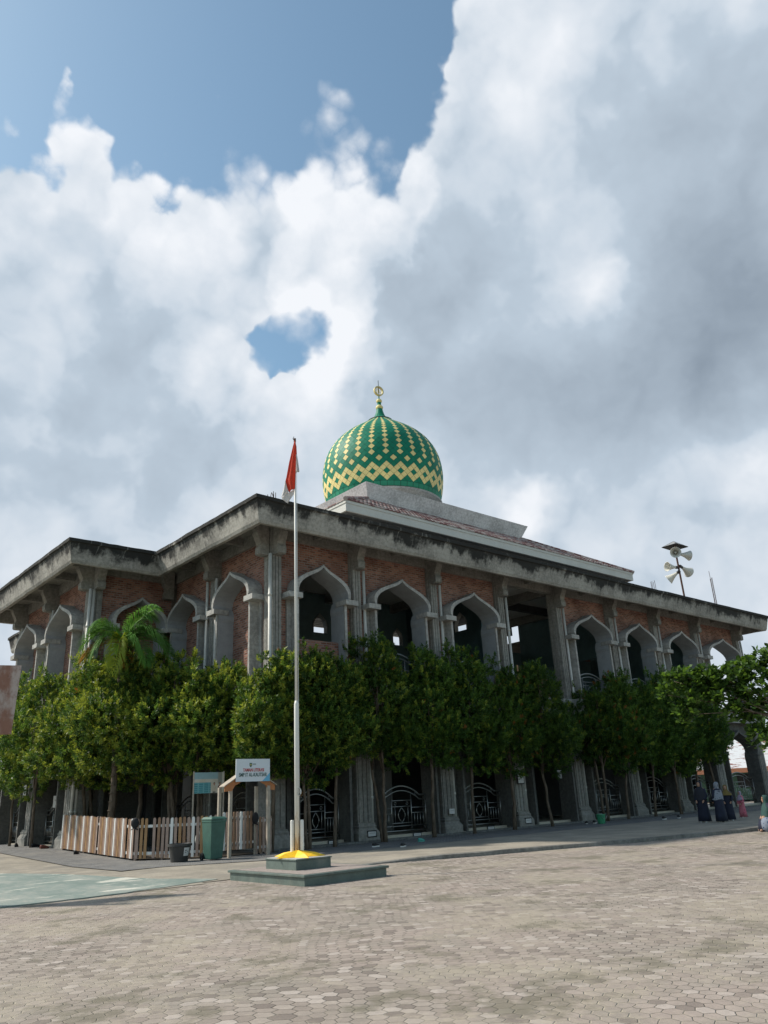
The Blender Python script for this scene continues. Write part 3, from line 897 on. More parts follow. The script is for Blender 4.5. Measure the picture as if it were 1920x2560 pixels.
for k in range(5):
    a0 = -1.9 + k * 2 * math.pi / 5
    tip = (sc[0] + .70 * math.cos(a0) * .78, sc[1] + .70 * math.sin(a0), .322)
    l_ = (sc[0] + .30 * math.cos(a0 - math.pi/5) * .82, sc[1] + .30 * math.sin(a0 - math.pi/5), .322)
    r_ = (sc[0] + .30 * math.cos(a0 + math.pi/5) * .82, sc[1] + .30 * math.sin(a0 + math.pi/5), .322)
    ce = (sc[0], sc[1], .455)
    md = (sc[0] + .42 * math.cos(a0) * .80, sc[1] + .42 * math.sin(a0), .40)
    b.face([tip, md, l_]); b.face([tip, r_, md]); b.face([md, ce, l_]); b.face([md, r_, ce])
b.build('star', M['yellow'], pl)
fp = thing('flagpole', 'tall white flagpole clamped between two short white posts', 'flagpole', (-4.33, -7.8, .37))
b = MB()
b.tube([(-4.33, -7.8, .36), (-4.33, -7.8, 3.5), (-4.33, -7.8, 3.58)], [.052, .050, .034], 12)
b.tube([(-4.33, -7.8, 3.58), (-4.33, -7.8, 10.1)], [.033, .024], 10)
m, k, bs, P = newmat('weathered_white_paint'); x, y, z = k.sep(P)
n = k.noise(k.vm('MULTIPLY', P, (9, 9, 1.6)), 2.0, 6, .7)
c = k.mix(k.ramp(k.math('ADD', n, k.ramp(z, .4, 2.2, .16, -.1, False)), .56, .70, 0, .75), (.70, .69, .65), (.30, .19, .10)); finish(k, bs, c, .5, None, 0, .3)
b.build('pole', m, fp, smooth=True)
b = MB()
b.tube([(-4.33, -7.8, 10.1), (-4.33, -7.8, 10.2)], .03, 8)
b.tube([(-4.37, -7.83, 10.12), (-4.42, -7.85, 10.16), (-4.38, -7.83, 10.22)], .012, 5)
b.build('pulley', M['rebar'], fp)
LAT = (math.sin(.85), -math.cos(.85)); FW = (math.cos(.85), math.sin(.85))
for sg in (-1, 1):
    b = MB(); cx, cy = -4.33 + sg * LAT[0] * .105, -7.8 + sg * LAT[1] * .105
    b.lathe([(.0, .0), (.038, .0), (.04, .005), (.04, .66), (.03, .68), (0, .68)], (cx, cy, .37), 10)
    b.build('side_post', M['white'], fp, smooth=False)
b = MB()
pts = [(-4.33 + LAT[0] * .06 - FW[0] * .05 + LAT[0] * .035 * math.cos(t), -7.8 + LAT[1] * .06 - FW[1] * .05 + LAT[1] * .035 * math.cos(t), 1.62 + .075 * math.sin(t)) for t in [q * math.pi / 5 for q in range(21)]]
b.tube(pts, .012, 5); b.build('rope_coil', M['white'], fp)
b = MB(); b.tube([(-4.33 + LAT[0] * .055, -7.8 + LAT[1] * .055, 1.6), (-4.33 + LAT[0] * .04, -7.8 + LAT[1] * .04, 10.0)], .006, 4)
b.build('halyard', M['white'], fp)
# flag hanging limp in folds
def cloth(name, col):
    m, k, bs, P = newmat(name)
    n = k.noise(P, 30, 3); finish(k, bs, col, .75, k.bump(n, .05, .004), 0, .25)
    tr = k.new('ShaderNodeBsdfTranslucent'); tr.inputs[0].default_value = (*col, 1)
    mx = k.new('ShaderNodeMixShader'); mx.inputs[0].default_value = .4
    k.l.new(bs.outputs[0], mx.inputs[1]); k.l.new(tr.outputs[0], mx.inputs[2]); k.l.new(mx.outputs[0], m.node_tree.nodes['Material Output'].inputs[0])
    return m
M['red'] = cloth('red_cloth', (.70, .085, .045)); M['whitecloth'] = cloth('white_cloth', (.72, .70, .68))
fl = thing('flag', 'red and white flag hanging limp in folds from the flagpole', 'flag', (-4.33, -7.8, 10.0))
def W(l, z, d=0): return (-4.33 + LAT[0] * l + FW[0] * d, -7.8 + LAT[1] * l + FW[1] * d, z)
def sheet(name, left, right, mat, dep, n=10, m_=24, amp=.03, ph=0):
    """left/right: edge polylines (lat, z) from top to bottom, ripple in depth"""
    def at(pl_, t):
        f = t * (len(pl_) - 1); i = min(int(f), len(pl_) - 2); u = f - i
        return pl_[i][0] + (pl_[i+1][0] - pl_[i][0]) * u, pl_[i][1] + (pl_[i+1][1] - pl_[i][1]) * u
    b = MB(); g = []
    for j in range(m_ + 1):
        t = j / m_; a = at(left, t); c = at(right, t); row = []
        for i in range(n + 1):
            s = i / n; l = a[0] + (c[0] - a[0]) * s; z = a[1] + (c[1] - a[1]) * s
            d = dep + amp * (0.25 + t) * math.sin(s * 7.5 + ph + t * 1.2) - .02
            row.append(b.pt(W(l, z, d)))
        g.append(row)
    for j in range(m_):
        for i in range(n):
            b.f.append([g[j][i], g[j][i+1], g[j+1][i+1], g[j+1][i]]); b.m.append(0)
    o = b.build(name, mat, fl, smooth=True)
    sm = o.modifiers.new('thick', 'SOLIDIFY'); sm.thickness = .004
    return o
sheet('red_stripe', [(-.0, 10.1), (-.04, 9.95), (-.14, 9.5), (-.21, 9.1), (-.236, 9.0), (-.19, 8.82), (-.147, 8.69)], [(.02, 10.1), (.03, 9.9), (.035, 9.6), (.03, 9.3), (.02, 9.1), (.012, 8.95), (.006, 8.78)], M['red'], -.06)
sheet('red_stripe', [(.0, 10.1), (.02, 9.9), (.03, 9.73)], [(.02, 10.1), (.045, 9.9), (.054, 9.73)], M['red'], -.02, 4, 8, .01)
sheet('white_stripe', [(.012, 9.73), (.02, 9.5), (.026, 9.22)], [(.056, 9.73), (.09, 9.5), (.117, 9.25)], M['whitecloth'], -.02, 6, 10, .02, 1)
sheet('white_stripe', [(-.238, 9.0), (-.27, 8.85), (-.30, 8.71), (-.335, 8.56)], [(-.23, 8.99), (-.19, 8.83), (-.15, 8.69), (-.155, 8.67)], M['whitecloth'], -.05, 8, 12, .03, 2)
sheet('white_stripe', [(-.335, 8.565), (-.30, 8.50), (-.24, 8.44), (-.183, 8.396)], [(.0, 8.79), (-.01, 8.71), (-.02, 8.63), (-.17, 8.41)], M['whitecloth'], -.03, 8, 12, .02, 3)

# ------------------------------------------------------------------ picket fences
P_COL = [simple('picket_brown', (.25, .145, .085), .7, .2, 5, 0, .1), simple('picket_taupe', (.33, .235, .19), .7, .15, 5, 0, .1), simple('picket_orange', (.33, .19, .085), .7, .15, 5, 0, .1), simple('picket_white', (.68, .68, .66), .6, .06, 5, 0, .1)]
M['railwhite'] = P_COL[3]
def fence(name, label, A, B, n, seq, z=(.0, .0), h=1.13, gaps=(), w=.042):
    A = Vector(A); B = Vector(B)
    t = thing(name, label, 'fence', (A.x, A.y, z[0]))
    u = (B - A); Ln = u.length; u.normalize(); nn = Vector((u.y, -u.x))
    def T(s, d, zz):
        q = s / Ln; return (A.x + u.x * s + nn.x * d, A.y + u.y * s + nn.y * d, zz + z[0] + (z[1] - z[0]) * q)
    for zr in (.16, .9):
        b = MB(); b.T = T; b.box(0, Ln, -.035, -.005, zr, zr + .075); b.build('rail', M['railwhite'], t)
    for i in range(n):
        if i in gaps: continue
        s = Ln * (i + .5) / n
        b = MB(); b.T = T
        zt = h + random.uniform(-.015, .015); lean = random.uniform(-.012, .012)
        pr = [(-w, .06), (w, .06), (w + lean, zt - .04), (w * .75 + lean, zt - .012), (w * .3 + lean, zt), (-w * .3 + lean, zt), (-w * .75 + lean, zt - .012), (-w + lean, zt - .04)]
        b.loft([[(s + x, d, zz) for x, zz in pr] for d in (0, .022)])
        b.build('picket', P_COL[seq[i % len(seq)]], t)
    for s in [0.0] + [Ln * k / 3 for k in (1, 2)] + [Ln]:
        b = MB(); b.T = T; b.box(s - .03, s + .03, -.10, -.04, -.05, h - .1); b.build('post', P_COL[1], t)
    return t
seqL = [3, 1, 0, 0, 2, 1]
fence('picket_fence', 'long brown, taupe and white picket fence running back beside the green court', (-4.1, 7.2), (-4.1, 1.1), 56, [3, 1, 0, 2, 0, 1], (.21, .0), 1.16, (30, 51), .036)
fence('picket_fence', 'picket fence with wide gaps standing behind the bin and the black tub', (-4.1, 1.02), (-2.48, -.98), 19, [1, 2, 2, 3, 1, 0, 1, 1, 3, 1, 2, 0, 1, 3], (.0, .0), 1.16, (3,))
fence('picket_fence', 'short stub of picket fence between the garden gateway and corner column', (-1.18, -1.12), (-.62, -1.0), 4, [0, 1, 0, 1], (.0, .0), 1.05)
# gateway with its little gable
gt = thing('garden_gateway', 'small wooden gateway with orange gable boards over the fence', 'gateway', (-1.8, -1.3, 0))
M['wood'] = simple('grey_wood', (.36, .31, .25), .8, .18, 6, 0, .2); M['orange'] = simple('orange_wood', (.40, .15, .05), .65, .15, 5, 0, .1)
for x, y in ((-2.38, -1.52), (-1.15, -1.62), (-2.42, -.95), (-1.2, -1.02)):
    b = MB(); b.box(x - .045, x + .045, y - .045, y + .045, -.02, 1.92); b.build('post', M['wood'], gt, bevel=.004)
for y0 in (-1.62,):
    for sg in (-1, 1):
        b = MB()
        pr = [(0, 2.44), (sg * .86, 1.93), (sg * .86, 1.79), (sg * .62, 1.80), (sg * .52, 1.95), (sg * .40, 2.0), (0, 2.24)]
        b.loft([[(-1.77 + x, y0 + d, z) for x, z in pr] for d in (0, .03)]); b.build('gable_board', M['orange'], gt)
for sg in (-1, 1):
    b = MB()
    pr = [(0, 2.48), (sg * .90, 1.945), (sg * .90, 1.92), (0, 2.45)]
    b.loft([[(-1.77 + x, d, z) for x, z in pr] for d in (-1.67, -1.36)]); b.build('roof_board', M['wood'], gt)
lf = MB(); gcols = [3, 1, 0, 0, 1, 3, 1, 0, 0]
for i, cidx in enumerate(gcols):
    x = -2.27 + i * .115
    b = MB(); w = .04
    pr = [(-w, .18), (w, .18), (w, 1.19), (w*.6, 1.225), (-w*.6, 1.225), (-w, 1.19)]
    b.loft([[(x + q, -1.0 + d, z) for q, z in pr] for d in (0, .022)]); b.build('picket', P_COL[cidx], gt)
for z in (.32, 1.03):
    b = MB(); b.box(-2.36, -1.2, -.975, -.95, z, z + .07); b.build('rail', M['railwhite'], gt)
# sign board over the gateway
sg_ = thing('sign_board', 'white sign lettered in red and dark green hung on the garden gateway', 'sign', (-1.715, -1.66, 2.05))
m, k, bs, P = newmat('printed_sign_vinyl')
x, y, z = k.sep(P)
cor = k.math('SUBTRACT', k.math('ADD', k.math('SUBTRACT', x, -1.14), k.math('MULTIPLY', k.math('SUBTRACT', 2.05, z), 1.1)), -.27)
c = k.mix(k.ramp(cor, 0, .02), (.62, .66, .70), (.14, .42, .62))
finish(k, bs, c, .4, None, 0, .3); M['signvinyl'] = m
b = MB(); b.box(-2.3, -1.13, -1.672, -1.648, 2.05, 2.69); b.build('panel', M['signvinyl'], sg_)
M['textred'] = simple('red_lettering', (.50, .03, .035), .6, .05, 3, 0, 0); M['textgreen'] = simple('dark_green_lettering', (.03, .09, .075), .6, .05, 3, 0, 0)
M['shield'] = simple('shield_print', (.05, .11, .09), .6, .1, 3, 0, 0); M['gold2'] = simple('yellow_print', (.55, .45, .12), .6, .1, 3, 0, 0)
def lettering(txt, x, y, z, size, mat, parent, width=None, rot=(R(90), 0, 0), ext=.003):
    cu = bpy.data.curves.new('lettering_curve', 'FONT'); cu.body = txt; cu.size = size; cu.align_x = 'CENTER'; cu.align_y = 'CENTER'; cu.extrude = ext; cu.offset = .0015
    o = bpy.data.objects.new('lettering_curve', cu); link(o); o.parent = parent; og = ORG[parent.name]
    o.location = Vector((x, y, z)) - og; o.rotation_euler = rot; cu.materials.append(mat)
    if width:
        bpy.context.view_layer.update(); w = o.dimensions.x
        if w > 0: o.scale = (width / w, 1, 1)
    bpy.context.view_layer.update(); dg = bpy.context.evaluated_depsgraph_get()
    me = bpy.data.meshes.new_from_object(o.evaluated_get(dg)); n_ = bpy.data.objects.new('lettering', me); link(n_); n_.parent = parent
    n_.location, n_.rotation_euler, n_.scale = o.location.copy(), o.rotation_euler.copy(), o.scale.copy()
    bpy.data.objects.remove(o); return n_
lettering('TAMAN LITERASI', -1.70, -1.677, 2.37, .13, M['textred'], sg_, .72)
lettering('SMP IT AL-KAUTSAR', -1.72, -1.677, 2.235, .15, M['textgreen'], sg_, .96)
b = MB(); b.loft([[(-1.80 + q * .045, yy, 2.52 + zz) for q, zz in ((-1, .055), (1, .055), (1, -.02), (0, -.075), (-1, -.02))] for yy in (-1.672, -1.676)]); b.build('emblem', M['shield'], sg_)
b = MB(); b.lathe([(0, 0), (.022, 0)], (0, 0, 0), 12); b.v = [(-1.80 + v[0], -1.679, 2.525 + v[1]) for v in b.v]; b.build('emblem_disc', M['gold2'], sg_)
b = MB()
for zz in (2.545, 2.52): b.box(-1.73, -1.62, -1.6735, -1.674, zz, zz + .012)
b.build('small_print', M['shield'], sg_)
# printed banner behind the fence
bn = thing('banner', 'blue and cream printed banner with two figures stretched behind the fence', 'banner', (-2.0, .42, 1.78))
m, k, bs, P = newmat('banner_print'); x, y, z = k.sep(P)
n = k.noise(P, 4, 4)
base = k.mix(k.ramp(n, .4, .6), (.56, .52, .42), (.62, .60, .53))
blue = k.math('MULTIPLY', k.math('LESS_THAN', x, -1.98), k.math('LESS_THAN', z, 2.12))
stripe = k.ramp(k.math('SINE', k.math('MULTIPLY', z, 110)), -.1, .25)
gapx = k.math('LESS_THAN', k.math('ABSOLUTE', k.math('SUBTRACT', k.math('MODULO', k.math('ADD', x, 10.0), .185), .0925)), .07)
bl = k.mix(k.math('MULTIPLY', stripe, gapx), (.16, .40, .44), (.03, .20, .24))
c = k.mix(blue, base, bl)
top = k.math('MULTIPLY', k.math('GREATER_THAN', z, 2.22), k.math('LESS_THAN', x, -1.72))
c = k.mix(k.math('MULTIPLY', top, .7), c, (.16, .38, .46))
grey = k.ramp(k.math('ABSOLUTE', k.math('ADD', x, 1.66)), .05, .1, 1, 0)
c = k.mix(k.math('MULTIPLY', grey, k.ramp(z, 2.02, 2.12)), c, (.30, .31, .27))
finish(k, bs, c, .5, None, 0, .3)
b = MB(); b.box(-2.55, -1.52, .415, .425, 1.8, 2.42); b.build('cloth', m, bn)
M['skin'] = simple('skin', (.38, .22, .15), .6, .08, 5, 0, 0); M['black'] = simple('black_cloth', (.012, .012, .015), .8, .3, 8, 0, .1)
M['cream'] = simple('cream_cloth', (.55, .50, .40), .8, .1, 5, 0, 0); M['maroon'] = simple('brown_red_cloth', (.14, .04, .03), .8, .1, 5, 0, 0)
for (xx, hm, bmt) in ((-1.86, M['black'], M['cream']), (-1.66, M['maroon'], M['maroon'])):
    b = MB()
    y_ = .4135
    pr = [(-.055, 1.81), (.055, 1.81), (.075, 1.98), (.05, 2.02), (.02, 2.035), (-.02, 2.035), (-.05, 2.02), (-.075, 1.98)]
    b.face([(xx + q, y_, z) for q, z in pr], 0)
    b.face([(xx + .03 * math.cos(q*math.pi/5), y_ - .0008, 2.065 + .042 * math.sin(q*math.pi/5)) for q in range(10)], 1)
    b.face([(xx + .035 * math.cos(q*math.pi/5), y_ - .0004, 2.085 + .035 * math.sin(q*math.pi/5)) for q in range(10)], 2)
    b.face([(xx - .05, y_ - .0004, 1.81), (xx + .05, y_ - .0004, 1.81), (xx + .05, y_ - .0004, 1.84), (xx - .05, y_ - .0004, 1.84)], 2)
    b.build('printed_figure', [bmt, M['skin'], hm], bn)
for xx in (-2.56, -1.51):
    b = MB(); b.tube([(xx, .44, .0), (xx, .44, 2.45)], .025, 6); b.build('pole', M['wood'], bn)
# wheelie bin
M['bingreen'] = simple('bin_green_plastic', (.038, .105, .082), .5, .22, 2.5, 0, .03, ((.12, .2, .17), .4)); M['rubber'] = simple('black_rubber', (.02, .02, .02), .7, .2, 8, 0, 0)
wb = thing('wheeled_bin', 'green wheeled rubbish bin with closed lid beside the gateway', 'bin', (-2.95, -1.55, 0))
CB = Vector((-2.95, -1.6)); a_ = .05
def TB(x, y, z): return (CB.x + .82 * (x * math.cos(a_) - y * math.sin(a_)), CB.y + .82 * (x * math.sin(a_) + y * math.cos(a_)), z * 1.0)
b = MB(); b.T = TB
b.loft([[(-.22 + q, -.24 + r_, .03), (.22 - q, -.24 + r_, .03), (.22 - q, .22, .03), (-.22 + q, .22, .03)] for q, r_ in ((0, 0),)] + [[(-.23, -.25, .06), (.23, -.25, .06), (.23, .23, .06), (-.23, .23, .06)], [(-.285, -.33, .98), (.285, -.33, .98), (.285, .28, .98), (-.285, .28, .98)], [(-.30, -.35, .99), (.30, -.35, .99), (.30, .29, .99), (-.30, .29, .99)], [(-.30, -.35, 1.04), (.30, -.35, 1.04), (.30, .29, 1.04), (-.30, .29, 1.04)]])
b.build('body', M['bingreen'], wb, bevel=.012)
b = MB(); b.T = TB
b.loft([[(-.31, -.37, 1.045), (.31, -.37, 1.045), (.31, .30, 1.045), (-.31, .30, 1.045)], [(-.31, -.37, 1.08), (.31, -.37, 1.08), (.31, .30, 1.08), (-.31, .30, 1.08)], [(-.25, -.29, 1.125), (.25, -.29, 1.125), (.25, .24, 1.13), (-.25, .24, 1.13)]])
b.tube([(-.26, .33, 1.06), (.26, .33, 1.06)], .02, 6)
b.build('lid', M['bingreen'], wb, bevel=.01)
for sg in (-1, 1):
    b = MB(); b.T = TB
    rg = [[(sg * .27 + dx, .25 + r_ * math.cos(q * math.pi / 8), .1 + r_ * math.sin(q * math.pi / 8)) for q in range(16)] for dx, r_ in ((-.03, .085), (-.03, .1), (.03, .1), (.03, .085))]
    b.loft(rg); b.build('wheel', M['rubber'], wb)
# black planter tub with paper label
M['tub'] = simple('dark_grey_plastic', (.035, .033, .032), .5, .2, 4, 0, .03, ((.1, .09, .08), .4)); M['paper'] = simple('white_paper', (.55, .54, .53), .8, .06, 6, 0, 0)
tb = thing('planter_tub', 'dark grey plastic tub with a white paper stuck on it', 'tub', (-3.72, -1.12, 0))
b = MB(); b.lathe([(.0, .0), (.22, .0), (.235, .02), (.30, .40), (.335, .41), (.335, .47), (.315, .475), (.29, .42), (.28, .30), (0, .3)], (-3.72, -1.12, 0), 28)
b.build('body', M['tub'], tb, smooth=False)
b = MB(); pa = []
for zz in (.16, .37):
    rr_ = .235 + (.30 - .235) * zz / .4 + .006
    pa.append([(-3.72 + rr_ * math.cos(q), -1.12 + rr_ * math.sin(q), zz) for q in [-1.62 + i * .11 for i in range(7)]])
b.loft(pa, 0, False, False); b.build('paper_label', M['paper'], tb)
b = MB()
for q0, q1, zz in ((-1.5, -1.32, .29), (-1.5, -1.36, .24), (-1.22, -1.12, .26)):
    rows_ = []
    for z_ in (zz, zz + .022):
        rr_ = .235 + (.30 - .235) * z_ / .4 + .008
        rows_.append([(-3.72 + rr_ * math.cos(q), -1.12 + rr_ * math.sin(q), z_) for q in (q0, (q0 + q1) / 2, q1)])
    b.loft(rows_, 0, False, False)
b.build('handwriting', M['black'], tb)
# caps hooked on the pickets, carrier bag
def cap(name, label, x, y, z, rx, rz, tilt):
    t = thing(name, label, 'cap', (x, y, z))
    b = MB()
    rg = []
    for k in range(7):
        f = k / 6; r_ = max(.01, math.cos(f * math.pi / 2)) ; zz = math.sin(f * math.pi / 2)
        rg.append([(x + tilt[0] * zz * .1 + rx * r_ * math.cos(q * math.pi / 8) * LAT[0] - .05 * zz * FW[0], y + tilt[1] * zz * .1 + rx * r_ * math.cos(q * math.pi / 8) * LAT[1] - .05 * zz * FW[1], z + rz * r_ * math.sin(q * math.pi / 8) + .02 * zz) for q in range(16)])
    b.loft(rg); b.build('crown', M['black'], t, smooth=True)
    b = MB()
    b.loft([[(x + LAT[0] * l + FW[0] * d, y + LAT[1] * l + FW[1] * d, z - rz * .8 - .04 * abs(l) / .1 + e) for l in (-rx * .9, -rx * .4, 0, rx * .4, rx * .9)] for d, e in ((.0, .0), (-.05, -.03), (-.05, -.035), (0, -.006))], 0, False, False)
    b.build('brim', M['black'], t)
cap('black_cap', 'black cap hooked over the corner pickets of the fence', -4.15, .98, 1.04, .12, .15, (0, 0))
cap('black_cap', 'black cap hanging on the pickets beside the gateway post', -1.27, -1.1, 1.02, .10, .17, (0, 0))
M['bag'] = simple('pale_plastic_bag', (.5, .53, .5), .35, .2, 9, 0, .3)
b = MB(); b.lathe([(.03, 0), (.10, .02), (.13, .12), (.11, .24), (.05, .32), (.03, .36), (.07, .44)], (-2.72, -.35, .38), 10)
b.v = [(x + mnoise.noise(Vector((x, y, z)) * 9) * .04, y, z) for x, y, z in b.v]
tag(b.build('carrier_bag', M['bag'], None, True, org=(-2.72, -.35, .38)), 'crumpled pale plastic bag tied on the inner side of the fence', 'bag')
# rusty basketball board seen from behind
m, k, bs, P = newmat('rusting_painted_sheet')
n = k.noise(k.vm('MULTIPLY', P, (1, 1, .5)), 2.2, 7, .68); n2 = k.noise(P, 9, 5, .7)
c = k.mix(k.ramp(n, .40, .58), (.44, .36, .32), (.27, .14, .10)); c = k.mix(k.ramp(n2, .5, .75, 0, .6), c, (.16, .07, .05))
finish(k, bs, c, .8, k.bump(n2, .2, .01), .0, .3)
bb = thing('basketball_backboard', 'pink and rust stained back of a basketball board cut by the edge of the view', 'backboard', (-11.2, -4.7, ZP))
b = MB(); b.T = lambda s, d, z: (-9.61 - s * .965 + d * .26, -5.17 + s * .26 + d * .965, z - .02 * s)
sk = [(0.03, 2.996), (2.3, 2.96), (2.3, 4.44), (-.016, 4.41)]
b.loft([[(s, d, z) for s, z in sk] for d in (-.02, .02)]); b.build('board', m, bb, bevel=.004)
b = MB(); b.T = lambda s, d, z: (-9.61 - s * .965 + d * .26, -5.17 + s * .26 + d * .965, z)
b.box(1.05, 1.19, -.80, -.66, ZP - .1, 4.0); b.box(1.08, 1.16, -.66, -.02, 3.9, 3.98); b.box(1.08, 1.16, -.66, -.02, 3.4, 3.48)
b.build('post', M['rebar'], bb)
# ------------------------------------------------------------------ loudspeakers on the roof
M['horn'] = simple('ivory_plastic', (.60, .59, .53), .45, .08, 4, 0, 0); M['driver'] = simple('dark_metal', (.05, .05, .05), .5, .2, 4, .3, 0); M['tin'] = simple('galvanised_tin', (.35, .35, .34), .5, .15, 3, .5, 0)
ls = thing('loudspeaker_mast', 'rusty mast carrying ivory horn loudspeakers under a small tin roof', 'loudspeakers', (26.6, -1.45, 11.2))
sx, sy = 26.6, -1.45
b = MB(); b.tube([(sx, sy, 11.2), (sx - .08, sy + .0, 14.4)], .055, 8); b.build('mast', M['rebar'], ls)
b = MB(); zc = 14.32
ap = (sx - .07, sy, zc + .34)
cs = [(sx - .68, sy - .44, zc), (sx + .58, sy - .48, zc), (sx + .54, sy + .48, zc), (sx - .66, sy + .48, zc)]
for p, q in zip(cs, cs[1:] + cs[:1]):
    b.face([p, q, ap]); b.face([(p[0], p[1], p[2] - .025), (q[0], q[1], q[2] - .025), (ap[0], ap[1], ap[2] - .03)], 1)
    b.tube([p, q], .02, 4, 1); b.tube([p, ap], .012, 4, 1)
b.build('tin_roof', [M['tin'], M['driver']], ls)
def horn(base, d, ln, r):
    d = Vector(d).normalized(); a = Vector((0, 0, 1)); u = d.cross(a).normalized(); w = u.cross(d)
    rot = Matrix((u, w, d)).transposed()
    h = MB(); h.lathe([(.07, .12), (.085, .2), (.11, .35), (.17, .55), (.25, .75), (.31, .88), (.325, .90), (.30, .885), (.23, .74), (.15, .52), (.09, .36)], (0, 0, 0), 20)
    h.lathe([(0.0, .66), (.05, .64), (.075, .56), (.05, .45)], (0, 0, 0), 12)
    h.v = [tuple(Vector(base) + rot @ (Vector((v[0] * r / .325, v[1] * r / .325, v[2] * ln / .9)))) for v in h.v]
    o = h.build('horn', M['horn'], ls, smooth=True)
    g = MB(); g.lathe([(0, -.08), (.08, -.08), (.09, .0), (.085, .13), (0, .14)], (0, 0, 0), 12)
    g.v = [tuple(Vector(base) + rot @ Vector(v)) for v in g.v]; g.build('driver', M['driver'], o)
lt = Vector((LAT[0], LAT[1], 0)); fw = Vector((FW[0], FW[1], 0))
horn(Vector((sx, sy, 13.95)) - lt * .1 - fw * .1, -fw * 1 - lt * .35 + Vector((0, 0, -.25)), .75, .31)
horn(Vector((sx, sy, 13.9)) + lt * .1, lt * 1 + fw * .25 + Vector((0, 0, -.12)), .72, .30)
horn(Vector((sx, sy, 13.1)) - lt * .1, -lt * 1 - fw * .35 + Vector((0, 0, .02)), .7, .28)
horn(Vector((sx, sy, 12.85)) - lt * .05, -lt * .75 + fw * .45 + Vector((0, 0, -.5)), .75, .30)
horn(Vector((sx, sy, 13.15)) + lt * .1, lt * .8 + fw * .6 + Vector((0, 0, -.35)), .8, .31)
# ------------------------------------------------------------------ small notices on the columns
def notice(label, x, y, z, w, h, frame=True, face='front'):
    t = thing('notice_plaque', label, 'notice', (x, y, z), 'framed notices on the ground-floor columns')
    def T(s, d, zz): return (x + s, y - d, z + zz) if face == 'front' else (x - d, y + s, z + zz)
    b = MB(); b.T = T; b.box(-w/2, w/2, 0, .02, -h/2, h/2); b.build('backing', M['black'] if frame else M['white'], t)
    b = MB(); b.T = T; e = .035 if frame else .01
    b.box(-w/2 + e, w/2 - e, .0205, .024, -h/2 + e, h/2 - e); b.build('paper', M['paper'], t)
    b = MB(); b.T = T
    b.box(-w * .28, w * .28, .0242, .0246, h * .08, h * .14); b.build('print_line', M['panelgrey'], t)
notice('small black-framed notice low on the first column plinth right of the flagpole', 3.75, -.50, .27, .42, .22)
notice('white unframed card on the second column above its plinth', 7.77, -.44, .82, .28, .18, False)
notice('black-framed sheet at head height on the fluted column left of the open doorway', 11.95, -.44, 1.95, .42, .5)
notice('small black-framed notice low on the plinth left of the open doorway', 12.1, -.50, .26, .42, .24)
notice('dark-framed sheet on the jamb inside the open doorway', 15.35, .1, 2.05, .5, .42)
notice('small black-framed notice on the step under the first steel gate', 2.35, -.13, .07, .42, .2)
notice('small black-framed notice on the step under the second steel gate', 6.2, -.13, .08, .42, .2)
notice('small black-framed notice on the step under the third steel gate', 10.2, -.13, .08, .42, .2)
notice('wide black-framed notice on the dark wall behind the wing railing', -3.55, 13.1, 1.75, .9, .52, True, 'left')
notice('black-framed notice half hidden by hanging leaves beside the wing column', -3.55, 9.6, 1.85, .9, .5, True, 'left')
notice('tall white banner strip at the wing beyond the railing', -3.98, 16.25, 2.2, .5, 1.5, False, 'left')
notice('white sheet pinned high on the sunlit wing column', -4.06, 12.0, 2.3, .34, .5, False, 'left')
# ------------------------------------------------------------------ shoes, bucket
M['shoeblack'] = simple('black_shoe_fabric', (.012, .012, .013), .8, .3, 10, 0, 0); M['sole'] = simple('white_sole', (.6, .59, .56), .6, .1, 10, 0, 0); M['tealrub'] = simple('teal_rubber', (.06, .3, .25), .6, .1, 10, 0, 0)
def shoe(name, label, x, y, z, ang, um, s=1.0, sole=None, group=None):
    t = thing(name, label, 'shoe', (x, y, z), group)
    ca, sa = math.cos(ang), math.sin(ang)
    def T(l, w, h): return (x + (l * ca - w * sa) * s, y + (l * sa + w * ca) * s, z + h * s)
    def ring(l, w, h0, h1): return [(l, -w, h0), (l, -w, (h0 + h1) / 2), (l, -w * .6, h1), (l, w * .6, h1), (l, w, (h0 + h1) / 2), (l, w, h0)]
    b = MB(); b.T = T
    b.loft([ring(-.14, .03, .03, .09), ring(-.12, .042, .03, .105), ring(-.05, .043, .03, .10), ring(.02, .045, .03, .085), ring(.08, .05, .03, .065), ring(.13, .035, .03, .05), ring(.145, .015, .03, .04)])
    b.build('upper', um, t, True)
    b = MB(); b.T = T
    b.loft([[(-.145, -.03, h), (-.05, -.045, h), (.08, -.054, h), (.135, -.035, h), (.15, 0, h), (.135, .035, h), (.08, .054, h), (-.05, .045, h), (-.145, .03, h)] for h in (0, .032)])
    b.build('sole', sole or M['sole'], t)
G = 'shoes left outside the prayer hall'
shoe('shoe', 'black canvas shoe with white sole nearest the first steel gates', 2.05, -2.75, .004, .3, M['shoeblack'], 1.15, None, G)
shoe('shoe', 'black shoe with white sole lying alone by the path edge', 2.25, -3.8, .003, .5, M['shoeblack'], 1.1, None, G)
shoe('shoe', 'flat teal sandal on the shaded pavers', 4.3, -2.4, .004, .2, M['tealrub'], 1.1, M['tealrub'], G)
shoe('shoe', 'black shoe of the pair at the foot of the doorway column', 14.6, -1.55, .004, .7, M['shoeblack'], 1.2, None, G)
shoe('shoe', 'white-tipped shoe of the pair at the foot of the doorway column', 14.9, -1.75, .004, .4, M['shoeblack'], 1.2, None, G)
shoe('shoe', 'black shoe with pale sole on the pavers by the far tree trunk', 17.6, -3.4, .004, .2, M['shoeblack'], 1.25, None, G)
shoe('shoe', 'black low shoe next to the far column plinth', 18.6, -3.5, .004, .4, M['shoeblack'], 1.25, None, G)
